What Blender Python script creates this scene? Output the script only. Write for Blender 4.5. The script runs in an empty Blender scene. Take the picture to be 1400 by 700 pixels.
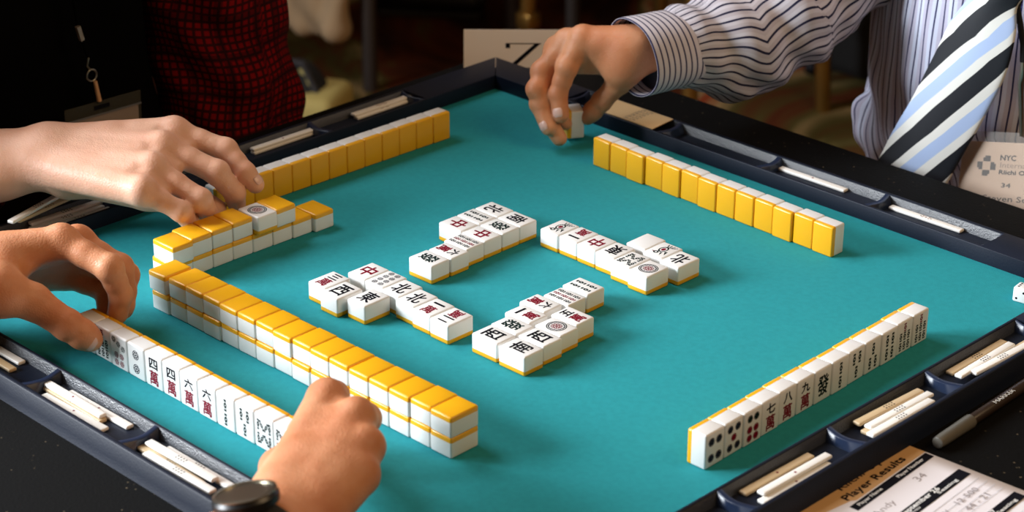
import bpy, bmesh, math, random
import numpy as np
from mathutils import Matrix, Vector, Euler
random.seed(7)
SC = bpy.context.scene
COL = SC.collection
ZT = 76.0            # height of the playing surface above the floor, cm
R = math.radians

# ------------------------------------------------------------------ camera
CAM_F = 2952.7
CAM_POS = (140.834, -140.304, 75.138)      # cm, relative to the far inner corner of the playing surface
CAM_ROT = (1.1322, -0.0045, 0.7808)
_R = np.array(Euler(CAM_ROT, 'XYZ').to_matrix())
def at(px, py, z):
    """table coordinates (cm) of the point seen at a photo pixel, at height z above the felt"""
    d = _R @ np.array([(px-700)/CAM_F, (350-py)/CAM_F, -1.0]); C = np.array(CAM_POS)
    return tuple(C + d*((z-C[2])/d[2]))
def aty(px, py, y):
    d = _R @ np.array([(px-700)/CAM_F, (350-py)/CAM_F, -1.0]); C = np.array(CAM_POS)
    return tuple(C + d*((y-C[1])/d[1]))
def atx(px, py, x):
    d = _R @ np.array([(px-700)/CAM_F, (350-py)/CAM_F, -1.0]); C = np.array(CAM_POS)
    return tuple(C + d*((x-C[0])/d[0]))
def W(p): return Vector((p[0]*.01, p[1]*.01, (p[2]+ZT)*.01))
cd = bpy.data.cameras.new('camera'); cam = bpy.data.objects.new('camera', cd); COL.objects.link(cam)
cam.location = W(CAM_POS); cam.rotation_euler = CAM_ROT
cd.sensor_width = 36; cd.lens = CAM_F*36/1400; cd.clip_start = .05; cd.clip_end = 60
cd.dof.use_dof = True; cd.dof.focus_distance = 1.69; cd.dof.aperture_fstop = 9.0
SC.camera = cam

# ------------------------------------------------------------------ materials
def lin(r, g, b):
    f = lambda c: (c/255/12.92) if c/255 <= .04045 else ((c/255+.055)/1.055)**2.4
    return (f(r), f(g), f(b), 1)
MATS = {}
def mat(name, rgb, rough=.5, spec=.5, metal=0, noise=0, nscale=40, bump=0, bscale=200, trans=0, sss=0, sheen=0, coat=0, alpha=1, detail=2):
    if name in MATS: return MATS[name]
    m = bpy.data.materials.new(name); m.use_nodes = True; nt = m.node_tree; b = nt.nodes['Principled BSDF']
    c = lin(*rgb); b.inputs['Base Color'].default_value = c
    b.inputs['Roughness'].default_value = rough; b.inputs['Specular IOR Level'].default_value = spec
    b.inputs['Metallic'].default_value = metal; b.inputs['Transmission Weight'].default_value = trans
    b.inputs['Coat Weight'].default_value = coat; b.inputs['Alpha'].default_value = alpha
    b.inputs['Sheen Weight'].default_value = sheen
    if sss:
        b.inputs['Subsurface Weight'].default_value = sss
        b.inputs['Subsurface Radius'].default_value = (.008, .003, .0015); b.inputs['Subsurface Scale'].default_value = 1
    tc = nt.nodes.new('ShaderNodeTexCoord')
    if noise:
        n = nt.nodes.new('ShaderNodeTexNoise'); n.inputs['Scale'].default_value = nscale; n.inputs['Detail'].default_value = detail
        nt.links.new(tc.outputs['Object'], n.inputs['Vector'])
        r = nt.nodes.new('ShaderNodeValToRGB'); nt.links.new(n.outputs['Fac'], r.inputs['Fac'])
        r.color_ramp.elements[0].position = .3; r.color_ramp.elements[1].position = .7
        r.color_ramp.elements[0].color = tuple(x*(1-noise) for x in c[:3])+(1,)
        r.color_ramp.elements[1].color = tuple(min(1, x*(1+noise)) for x in c[:3])+(1,)
        nt.links.new(r.outputs['Color'], b.inputs['Base Color'])
    if bump:
        n = nt.nodes.new('ShaderNodeTexNoise'); n.inputs['Scale'].default_value = bscale; n.inputs['Detail'].default_value = 3
        nt.links.new(tc.outputs['Object'], n.inputs['Vector'])
        bp = nt.nodes.new('ShaderNodeBump'); bp.inputs['Strength'].default_value = bump; bp.inputs['Distance'].default_value = .001
        nt.links.new(n.outputs['Fac'], bp.inputs['Height']); nt.links.new(bp.outputs['Normal'], b.inputs['Normal'])
    MATS[name] = m
    return m
M_FELT = mat('felt', (38, 142, 151), rough=.85, spec=.15, noise=.05, nscale=220, bump=.25, bscale=1500)
M_NAVY = mat('navy_plastic', (12, 21, 38), rough=.5, spec=.25, noise=.06, nscale=30, bump=.12, bscale=700)
M_DARK = mat('black_frame_plastic', (26, 29, 34), rough=.5, spec=.35, bump=.2, bscale=700)
M_WHITE = mat('tile_white', (230, 230, 228), rough=.28, spec=.5, sss=0)
M_YEL = mat('tile_yellow', (232, 170, 20), rough=.3, spec=.5)
M_INK = mat('ink_black', (14, 14, 22), rough=.85, spec=.1)
M_INKG = mat('ink_green', (16, 36, 34), rough=.85, spec=.1)
M_INKB = mat('ink_blue', (34, 38, 52), rough=.85, spec=.1)
M_RED = mat('ink_red', (116, 14, 38), rough=.85, spec=.1)
M_STICK = mat('stick_white', (240, 238, 232), rough=.35)
M_STICKC = mat('stick_cream', (204, 180, 142), rough=.4)
M_TAB = mat('black_table', (24, 24, 25), rough=.8, spec=.1, bump=.3, bscale=500)

# black table top with pale specks
def speckle(m):
    nt = m.node_tree; b = nt.nodes['Principled BSDF']
    tc = nt.nodes.new('ShaderNodeTexCoord'); v = nt.nodes.new('ShaderNodeTexVoronoi'); v.inputs['Scale'].default_value = 160
    nt.links.new(tc.outputs['Object'], v.inputs['Vector'])
    r = nt.nodes.new('ShaderNodeValToRGB'); nt.links.new(v.outputs['Distance'], r.inputs['Fac'])
    r.color_ramp.elements[0].position = .05; r.color_ramp.elements[0].color = lin(110, 98, 78)
    r.color_ramp.elements[1].position = .16; r.color_ramp.elements[1].color = lin(8, 8, 8)
    n = nt.nodes.new('ShaderNodeTexNoise'); n.inputs['Scale'].default_value = 45; nt.links.new(tc.outputs['Object'], n.inputs['Vector'])
    r2 = nt.nodes.new('ShaderNodeValToRGB'); nt.links.new(n.outputs['Fac'], r2.inputs['Fac'])
    r2.color_ramp.elements[0].position = .5; r2.color_ramp.elements[1].position = .62
    mx = nt.nodes.new('ShaderNodeMix'); mx.data_type = 'RGBA'
    nt.links.new(r2.outputs['Color'], mx.inputs['Factor']); mx.inputs['A'].default_value = lin(8, 8, 8)
    nt.links.new(r.outputs['Color'], mx.inputs['B']); nt.links.new(mx.outputs['Result'], b.inputs['Base Color'])
speckle(M_TAB)

# ------------------------------------------------------------------ objects
def tag(o, label=None, cat=None, group=None, kind=None):
    if label: o['label'] = label
    if cat: o['category'] = cat
    if group: o['group'] = group
    if kind: o['kind'] = kind
    return o
def empty(name, p, rz=0, label=None, cat=None, group=None):
    o = bpy.data.objects.new(name, None); COL.objects.link(o); o.empty_display_size = .01
    o.location = W(p); o.rotation_euler = (0, 0, rz)
    return tag(o, label, cat, group)
_TXT = {}
def text_polys(s):
    """verts (list of (x,y)) and faces of a string, centred, height-normalised by font size 1"""
    if s in _TXT: return _TXT[s]
    c = bpy.data.curves.new('t', 'FONT'); c.body = s; c.resolution_u = 2
    o = bpy.data.objects.new('t', c); COL.objects.link(o); bpy.context.view_layer.update()
    m = bpy.data.meshes.new_from_object(o.evaluated_get(bpy.context.evaluated_depsgraph_get()))
    v = [(q.co.x, q.co.y) for q in m.vertices]; f = [tuple(p.vertices) for p in m.polygons]
    bpy.data.objects.remove(o); bpy.data.curves.remove(c); bpy.data.meshes.remove(m)
    if v:
        x0, x1 = min(a for a, b in v), max(a for a, b in v); y0, y1 = min(b for a, b in v), max(b for a, b in v)
        v = [(a-(x0+x1)/2, b-(y0+y1)/2) for a, b in v]
        r = (v, f, x1-x0, y1-y0)
    else: r = ([], [], 1, 1)
    _TXT[s] = r
    return r
class MB:
    def __init__(s): s.v = []; s.f = []; s.mi = []; s.uv = None
    def add(s, vs, fs, mi=0, mtx=None):
        n = len(s.v)
        if mtx is not None: vs = [tuple(mtx @ Vector(v)) for v in vs]
        s.v += [tuple(v) for v in vs]; s.f += [tuple(n+i for i in f) for f in fs]; s.mi += [mi]*len(fs)
        return s
    def box(s, a, b, mi=0, mtx=None):
        x0, y0, z0 = a; x1, y1, z1 = b
        return s.add([(x0,y0,z0),(x1,y0,z0),(x1,y1,z0),(x0,y1,z0),(x0,y0,z1),(x1,y0,z1),(x1,y1,z1),(x0,y1,z1)],
                     [(0,3,2,1),(4,5,6,7),(0,1,5,4),(1,2,6,5),(2,3,7,6),(3,0,4,7)], mi, mtx)
    def rbox(s, a, b, r, seg=2, mi=0, mtx=None):
        bm = bmesh.new(); bmesh.ops.create_cube(bm, size=1)
        for v in bm.verts: v.co = Vector([(a[i]+b[i])/2 + v.co[i]*(b[i]-a[i]) for i in range(3)])
        bmesh.ops.bevel(bm, geom=bm.edges[:], offset=r, segments=seg, profile=.5, affect='EDGES')
        bm.verts.ensure_lookup_table()
        s.add([tuple(v.co) for v in bm.verts], [tuple(v.index for v in f.verts) for f in bm.faces], mi, mtx); bm.free()
        return s
    def tube(s, pts, rad, seg=10, mi=0, cap=True, closed=False):
        pts = [Vector(p) for p in pts]; n = len(pts); rad = rad if isinstance(rad, (list, tuple)) else [rad]*n
        rings = []; up = None
        for i, p in enumerate(pts):
            t = (pts[(i+1) % n]-pts[i-1]) if closed else (pts[min(i+1, n-1)]-pts[max(i-1, 0)]); t.normalize()
            if up is None: up = t.orthogonal().normalized()
            up = (up - t*up.dot(t)).normalized(); w = t.cross(up)
            rings.append([p+(up*math.cos(2*math.pi*k/seg)+w*math.sin(2*math.pi*k/seg))*rad[i] for k in range(seg)])
        vs = [tuple(q) for r in rings for q in r]; fs = []
        for i in range(n if closed else n-1):
            j = (i+1) % n
            fs += [(i*seg+k, i*seg+(k+1) % seg, j*seg+(k+1) % seg, j*seg+k) for k in range(seg)]
        if cap and not closed: fs += [tuple(range(seg))[::-1], tuple((n-1)*seg+k for k in range(seg))]
        return s.add(vs, fs, mi)
    def prism(s, poly, z0, z1, mi=0, mtx=None):
        n = len(poly)
        return s.add([(x, y, z0) for x, y in poly]+[(x, y, z1) for x, y in poly],
                     [tuple(range(n))[::-1], tuple(range(n, 2*n))]+[(i, (i+1) % n, n+(i+1) % n, n+i) for i in range(n)], mi, mtx)
    def flat(s, poly, z=0, mi=0, mtx=None): return s.add([(x, y, z) for x, y in poly], [tuple(range(len(poly)))], mi, mtx)
    def text(s, t, cx, cy, h, w=None, z=0, rot=0, mi=0, mtx=None, bold=0):
        v, f, tw, th = text_polys(t)
        if not v: return s
        k = h/th; kx = (w/tw) if w else k; c, sn = math.cos(rot), math.sin(rot)
        offs = [(0, 0)] if not bold else [(-bold, 0), (bold, 0), (0, bold), (0, -bold)]
        for j, (ox, oy) in enumerate(offs):
            s.add([(cx+(x*kx+ox)*c-(y*k+oy)*sn, cy+(x*kx+ox)*sn+(y*k+oy)*c, z+j*.0006) for x, y in v], f, mi, mtx)
        return s
    def ring(s, cx, cy, r0, r1, z=0, mi=0, n=20, sx=1, sy=1):
        vs = []; fs = []
        if r0 <= 0: return s.flat([(cx+r1*sx*math.cos(2*math.pi*k/n), cy+r1*sy*math.sin(2*math.pi*k/n)) for k in range(n)], z, mi)
        for k in range(n):
            a = 2*math.pi*k/n
            vs += [(cx+r0*sx*math.cos(a), cy+r0*sy*math.sin(a), z), (cx+r1*sx*math.cos(a), cy+r1*sy*math.sin(a), z)]
            j = (k+1) % n; fs.append((2*k, 2*k+1, 2*j+1, 2*j))
        return s.add(vs, fs, mi)
    def build(s, name, mats, parent=None, org=(0, 0, 0), smooth=None, world=True, loc=None, **kw):
        me = bpy.data.meshes.new(name)
        me.from_pydata([((x-org[0])*.01, (y-org[1])*.01, (z-org[2])*.01) for x, y, z in s.v], [], s.f)
        mats = mats if isinstance(mats, (list, tuple)) else [mats]
        for m in mats: me.materials.append(m)
        me.polygons.foreach_set('material_index', s.mi)
        if smooth:
            me.polygons.foreach_set('use_smooth', [True]*len(me.polygons)); me.set_sharp_from_angle(angle=R(smooth))
        me.update()
        o = bpy.data.objects.new(name, me); COL.objects.link(o)
        if parent is not None: o.parent = parent
        elif world: o.location = W(org)
        return tag(o, **kw)

# ------------------------------------------------------------------ tiles
TW, TH, TT, TB = 2.04, 2.68, 1.626, .40     # width, height, thickness, yellow back
def tile_pieces():
    bm = bmesh.new(); bmesh.ops.create_cube(bm, size=1)
    for v in bm.verts: v.co = Vector((v.co.x*TW, v.co.y*TH, (v.co.z+.5)*TT))
    bmesh.ops.bevel(bm, geom=bm.edges[:], offset=.15, segments=3, profile=.5, affect='EDGES')
    out = []
    for below in (True, False):
        b2 = bm.copy(); g = b2.verts[:]+b2.edges[:]+b2.faces[:]
        r = bmesh.ops.bisect_plane(b2, geom=g, plane_co=(0, 0, TB), plane_no=(0, 0, 1), clear_outer=below, clear_inner=not below)
        e = [x for x in r['geom_cut'] if isinstance(x, bmesh.types.BMEdge)]
        bmesh.ops.edgeloop_fill(b2, edges=e)
        b2.verts.ensure_lookup_table(); b2.verts.index_update()
        mb = MB(); mb.add([tuple(v.co) for v in b2.verts], [tuple(v.index for v in f.verts) for f in b2.faces]); out.append(mb); b2.free()
    bm.free(); return out
_back, _body = tile_pieces()
O_BACK = _back.build('tile_back', M_YEL, smooth=40); O_BODY = _body.build('tile_body', M_WHITE, smooth=40)
ME_BACK, ME_BODY = O_BACK.data, O_BODY.data
bpy.data.objects.remove(O_BACK); bpy.data.objects.remove(O_BODY)
ZF = TT+.006
def sou_stick(m, x, y, h=.62, w=.17, mi=0, rot=0):
    c, s = math.cos(rot), math.sin(rot)
    P = []
    prof = [(-.5, .55), (-.42, 1), (-.3, .6), (-.2, .55), (-.1, .95), (0, 1), (.1, .95), (.2, .55), (.3, .6), (.42, 1), (.5, .55)]
    for t, k in prof: P.append((w/2*k, t*h))
    for t, k in prof[::-1]: P.append((-w/2*k, t*h))
    m.flat([(x+a*c-b*s, y+a*s+b*c) for a, b in P], ZF, mi)
    for t in (-.28, 0, .28):
        m.ring(x-t*h*s, y+t*h*c, 0, w*.17, ZF+.002, 3, 6)
def pin_disc(m, x, y, r, mi):
    m.ring(x, y, r*.86, r, ZF, mi, 18); m.ring(x, y, r*.44, r*.68, ZF, mi, 14)
    for k in range(6):
        a = k*math.pi/3; m.ring(x+r*.78*math.cos(a), y+r*.78*math.sin(a), 0, r*.12, ZF+.001, mi, 6)
    m.ring(x, y, 0, r*.26, ZF, mi, 8)
def marking(kind):
    m = MB(); t, n = kind[0], kind[1:]
    if t == 'm':
        m.text('一二三四五六七八九'[int(n)-1], 0, .62, .78 if n != '1' else .16, 1.1 if n in '12' else .95, ZF, 0, 0, bold=.035)
        m.text('萬', 0, -.52, 1.12, .98, ZF, 0, 1, bold=.03)
    elif t == 'h':
        ch, mi = {'e': ('東', 0), 's': ('南', 0), 'w': ('西', 0), 'n': ('北', 0), 'r': ('中', 1), 'g': ('發', 2)}[n]
        m.text(ch, 0, 0, 1.6, 1.25, ZF, 0, mi, bold=.04)
    elif t == 'p':
        k = int(n)
        if k == 1:
            m.ring(0, 0, .72, .80, ZF, 2, 36); m.ring(0, 0, .58, .66, ZF, 4, 36)
            for a in range(16):
                b = a*math.pi/8; m.ring(.62*math.cos(b), .62*math.sin(b), 0, .07, ZF+.001, 4, 6)
            m.ring(0, 0, .36, .42, ZF, 1, 24); m.ring(0, 0, 0, .12, ZF, 1, 12)
            for a in range(8):
                b = a*math.pi/4; m.ring(.25*math.cos(b), .25*math.sin(b), 0, .09, ZF, 1, 8)
            for a in range(12):
                b = a*math.pi/6; m.ring(.49*math.cos(b), .49*math.sin(b), 0, .05, ZF, 4, 6)
        else:
            L = {2: [(0, .56, .38, 4), (0, -.56, .38, 4)], 3: [(-.5, .75, .3, 4), (0, 0, .3, 1), (.5, -.75, .3, 4)],
                 4: [(x, y, .33, 4) for x in (-.4, .4) for y in (.62, -.62)],
                 5: [(x, y, .31, 4) for x in (-.42, .42) for y in (.72, -.72)]+[(0, 0, .3, 1)],
                 6: [(x, .72, .3, 2) for x in (-.36, .36)]+[(x, y, .3, 1) for x in (-.36, .36) for y in (-.15, -.8)],
                 7: [(-.55, .95, .24, 2), (0, .7, .24, 2), (.55, .45, .24, 2)]+[(x, y, .25, 1) for x in (-.32, .32) for y in (-.25, -.85)],
                 8: [(x, y, .245, 4) for x in (-.34, .34) for y in (.9, .3, -.3, -.9)],
                 9: [(x, y, .235, 1 if y == 0 else 4) for x in (-.54, 0, .54) for y in (.76, 0, -.76)]}[k]
            for x, y, r, mi in L:
                if k in (4, 5, 6): m.ring(x, y, 0, r*.8, ZF+.001, mi, 16)
                pin_disc(m, x, y, r, mi)
    elif t == 's':
        k = int(n)
        if k == 1:
            m.ring(.02, -.1, .30, .42, ZF, 2, 18, .9, 1.3); m.ring(.02, -.1, 0, .2, ZF, 1, 12, .9, 1.3)
            m.ring(.2, .65, .1, .24, ZF, 2, 12); m.flat([(.4, .72), (.68, .62), (.4, .56)], ZF, 1)
            for a in (-.5, -.25, 0, .25): sou_stick(m, -.1+a*.9, -.82, .5, .14, 2, a*1.6)
            m.flat([(-.35, .2), (-.72, .75), (-.6, .1)], ZF, 2); m.flat([(-.3, .4), (-.4, .98), (-.12, .5)], ZF, 2)
        elif k == 8:
            for y, sg in ((.52, 1), (-.52, -1)):
                for x, a in ((-.62, 0), (-.24, .55), (.24, -.55), (.62, 0)): sou_stick(m, x, y, .85, .28, 2, a*sg)
        else:
            L = {2: [(0, .56, 2), (0, -.56, 2)], 3: [(0, .56, 2), (-.35, -.56, 2), (.35, -.56, 2)],
                 4: [(x, y, 2) for x in (-.35, .35) for y in (.56, -.56)],
                 5: [(x, y, 2) for x in (-.5, .5) for y in (.6, -.6)]+[(0, 0, 1)],
                 6: [(x, y, 2) for x in (-.5, 0, .5) for y in (.56, -.56)],
                 7: [(0, .8, 1)]+[(x, y, 2) for x in (-.5, 0, .5) for y in (.08, -.72)],
                 9: [(x, y, 1 if x == 0 else 2) for x in (-.52, 0, .52) for y in (.78, 0, -.78)]}[k]
            hh = {2: .95, 3: .95, 4: .95, 5: .85, 6: .95, 7: .68, 9: .66}[k]
            for x, y, mi in L: sou_stick(m, x, y, hh, .34, mi)
    return m
MK = {}
def mark_mesh(kind):
    if kind not in MK:
        o = marking(kind).build('tile_marking', [M_INK, M_RED, M_INKG, M_WHITE, M_INKB]); MK[kind] = o.data; bpy.data.objects.remove(o)
    return MK[kind]
POSE = {'up': Matrix(), 'down': Matrix.Translation((0, 0, TT*.01)) @ Matrix.Rotation(math.pi, 4, 'X'),
        'stand': Matrix.Translation((0, TT*.005, TH*.005)) @ Matrix.Rotation(math.pi/2, 4, 'X')}
def new_obj(name, me, parent, mtx):
    o = bpy.data.objects.new(name, me); COL.objects.link(o); o.parent = parent; o.matrix_local = mtx; return o
def tile(kind, pose, x, y, z, rz, label, group, flip=0):
    """one tile: root at the centre of its footprint; 'stand' faces local -Y, 'up'/'down' has its upright direction local +Y"""
    r = empty('mahjong_tile', (x, y, z), rz, label, 'mahjong tile', group)
    P = POSE[pose]
    if flip and pose == 'stand': P = Matrix.Translation((0, TT*.005, TH*.005)) @ Matrix.Rotation(math.pi/2, 4, 'X') @ Matrix.Rotation(math.pi, 4, 'Z')
    new_obj('tile_body', ME_BODY, r, P); new_obj('tile_back', ME_BACK, r, P)
    if kind and kind != 'hb' and pose != 'down': new_obj('tile_marking', mark_mesh(kind), r, P)
    return r
ORD = 'first second third fourth fifth sixth seventh eighth ninth tenth eleventh twelfth thirteenth fourteenth fifteenth sixteenth seventeenth'.split()
def desc(k):
    if k == 'hb': return 'blank white'
    if k[0] == 'm': return 'red and black ' + 'one two three four five six seven eight nine'.split()[int(k[1])-1] + ' character'
    if k[0] == 'p': return ('big circle' if k == 'p1' else 'one two three four five six seven eight nine'.split()[int(k[1])-1] + ' circle')
    if k[0] == 's': return ('bird one bamboo' if k == 's1' else 'one two three four five six seven eight nine'.split()[int(k[1])-1] + ' bamboo')
    return {'he': 'east wind', 'hs': 'south wind', 'hw': 'west wind', 'hn': 'north wind', 'hr': 'red dragon', 'hg': 'green dragon'}[k]
jit = lambda a: random.uniform(-a, a)

# long two-tier wall in front (row along X)
for tier in (0, 1):
    for k in range(-1, 15):
        x = 17.40+2.0655*k+TW/2; y = -52.72+.0076*(x-17.4)+TH/2
        if k == -1: x, y = (16.10, -51.52) if tier else (16.33, -51.45)
        if k >= 10: x += .10*(1 if tier else .6)
        tile(None, 'down', x+jit(.015), y+jit(.07), tier*TT, .0076+jit(.012),
             f'face-down tile in the long front wall, {"upper" if tier else "lower"} tier, {ORD[k+1]} from its left end', 'tiles in the long two-tier front wall')
# short two-tier wall at the left (row along Y)
xs = [10.4, 10.35, 10.35, 10.35, 10.4, 10.45, 10.55, 10.9]
for k in range(8):
    tile(None, 'down', xs[k]+TH/2, -48.15+2.055*k+(.05 if k == 7 else 0), 0, math.pi/2+jit(.01),
         f'face-down tile in the short left wall, lower tier, {ORD[k]} from its near end', 'tiles in the short left wall')
for k, (x0, y0) in enumerate([(10.75, -49.25), (10.45, -47.15), (10.38, -45.0), (10.35, -42.9)]):
    tile(None, 'down', x0+TH/2, y0+TW/2, TT, math.pi/2+jit(.02),
         f'face-down tile in the short left wall, upper tier, {ORD[k]} from its near end', 'tiles in the short left wall')
tile('p1', 'up', 10.87+TH/2, -40.74+TW/2, TT, math.pi/2, 'face-up tile with one big round circle, on top of the short left wall', None)
tile(None, 'down', 10.72+TH/2, -38.66+TW/2, TT, math.pi/2+.01, 'face-down yellow tile on the short left wall just beyond the face-up circle tile', None)

# the near player's hand (front faces towards -Y)
HA = ['s7', 's7', 'p7', 'p2', 'm4', 'm4', 'm6', 'm6', 's2', 's3', 's8', 's8', 'p4']
for k, kd in enumerate(HA):
    tile(kd, 'stand', 16.62+2.09*k+TW/2, -60.67+TT/2+jit(.04), 0, jit(.008),
         f'standing {desc(kd)} tile, {ORD[k]} from left in the near player\'s row', 'tiles in the near player\'s row', flip=(k == 9))
# right player's hand (faces +X, row along Y)
HB = ['p4', 'p5', 'p6', 'm7', 'm8', 'm9', 'hg', 's2', 's3', 's3', 's4', 's7', 's7']
th = 1.5976
for k, kd in enumerate(HB):
    u = 2.069*k+TW/2; c, s = math.cos(th), math.sin(th)
    x = 61.59+c*u-s*TT/2; y = -41.32+s*u+c*TT/2
    dj = [0, .02, -.1, -.02, .12, .08, 0, -.1, .02, 0, -.12, .03, -.06][k]
    tile(kd, 'stand', x-dj*.5, y, 0, th+jit(.01), f'standing {desc(kd)} tile, {ORD[k]} from near end of right row', 'tiles in the right player\'s row', flip=(k == 8))
# far player's hand (yellow backs towards the viewer, row along X, faces +Y)
th = -.0237
for k in range(13):
    u = 2.0919*k+TW/2+.03; c, s = math.cos(th), math.sin(th)
    dj = [0, .02, -.12, .1, 0, .12, -.05, .02, .0, .03, -.1, .1, .02][k]
    tile('p5', 'stand', 19.807+c*u-s*TT/2, -7.406+s*u+c*TT/2+dj, 0, th+math.pi+jit(.012),
         f'standing yellow-backed tile in the far right row, {ORD[k]} from its left end', 'tiles in the far right row')
# left player's hand (yellow backs towards +X, row along Y)
th = 1.5446
for k in range(13):
    u = -(2.0563*k+TW/2); c, s = math.cos(th), math.sin(th)
    tile('p5', 'stand', 6.225+c*u-s*TT/2+jit(.03), -12.102+s*u+c*TT/2, 0, th-math.pi+jit(.006),
         f'standing yellow-backed tile in the far left row, {ORD[k]} from its far end', 'tiles in the far left row')

# discards
def discards(items, along, rz, name, group):
    for row, (rname, L) in enumerate(items):
        for k, (kd, x, y) in enumerate(L):
            turn = 0
            if kd[-1] == '!': kd = kd[:-1]; turn = math.pi
            cx, cy = (x+TW/2, y+TH/2) if along == 'X' else (x+TH/2, y+TW/2)
            tile(kd, 'up', cx, cy, 0, rz+turn+jit(.008), f'{desc(kd)} tile, {ORD[k]} from {rname}, {name}'.replace('red and black ', ''), group)
discards([('left, row of six', [('hr', 23.72, -40.1), ('p8', 25.78, -40.1), ('hn', 27.86, -40.35), ('hn', 29.93, -40.68), ('m1', 32.0, -40.86), ('m2!', 34.1, -40.98)]),
          ('left, row of three', [('m3', 22.75, -43.35), ('hw', 24.82, -43.9), ('he', 27.22, -43.22)])], 'X', 0, 'left discard group', 'discarded tiles, left group')
discards([('near end, long row', [('hg', 25.0, -34.72), ('m6', 25.05, -32.6), ('s9', 24.68, -30.53), ('hr', 24.6, -28.42), ('hg', 24.58, -26.32), ('hs', 24.57, -24.25)]),
          ('near end, short row', [('hr', 21.8, -28.38), ('s4', 21.78, -26.28), ('hn', 21.83, -24.2)])], 'Y', -math.pi/2, 'upper discard group', 'discarded tiles, upper group')
discards([('left, row of six', [('s1', 28.6, -23.3), ('m1', 30.7, -23.25), ('hr', 32.77, -23.3), ('he', 34.84, -23.36), ('s8', 36.9, -23.8), ('p1', 38.98, -24.05)]),
          ('left, row of three', [('hb', 35.42, -20.3), ('s1', 37.5, -20.6), ('hn', 39.6, -20.98)])], 'X', math.pi, 'right discard group', 'discarded tiles, right group')
discards([('near end, row of six', [('hw', 38.1, -40.45), ('hg', 38.0, -38.36), ('m1', 37.4, -36.28), ('m6!', 36.9, -34.2), ('s9', 37.4, -32.05), ('s4', 37.2, -29.7)]),
          ('near end, row of four', [('hs', 41.0, -40.5), ('hw', 40.82, -38.3), ('p1', 40.5, -36.2), ('m5', 40.12, -34.05)])], 'Y', math.pi/2, 'near discard group', 'discarded tiles, near group')
# ------------------------------------------------------------------ table and playing mat
S = 65.0
TZ = -.32
def lbl(o, *a): return tag(o, *a)
tb = empty('table', (32, -36, TZ-76+.32+.0), 0, 'black speckled table under the teal playing mat', 'table')
tb.location = W((32, -36, -ZT))
def kid(mb, name, m, par, world_par, **kw):
    """child mesh given in table coordinates, parent at world_par"""
    return mb.build(name, m, par, org=world_par, **kw)
tp = (32, -36, -ZT)
m = MB(); m.rbox((-8.3, -94, TZ-3.2), (92, 12.7, TZ), .35, 3); kid(m, 'table_top', M_TAB, tb, tp, smooth=40)
M_LEGM = mat('dark_metal', (40, 40, 44), rough=.4, metal=.8)
for x in (-3, 86):
    for y in (-88, 7):
        m = MB(); m.tube([(x, y, -ZT), (x, y, TZ-3.2)], 1.6, 14); kid(m, 'leg', M_LEGM, tb, tp, smooth=40)

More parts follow.
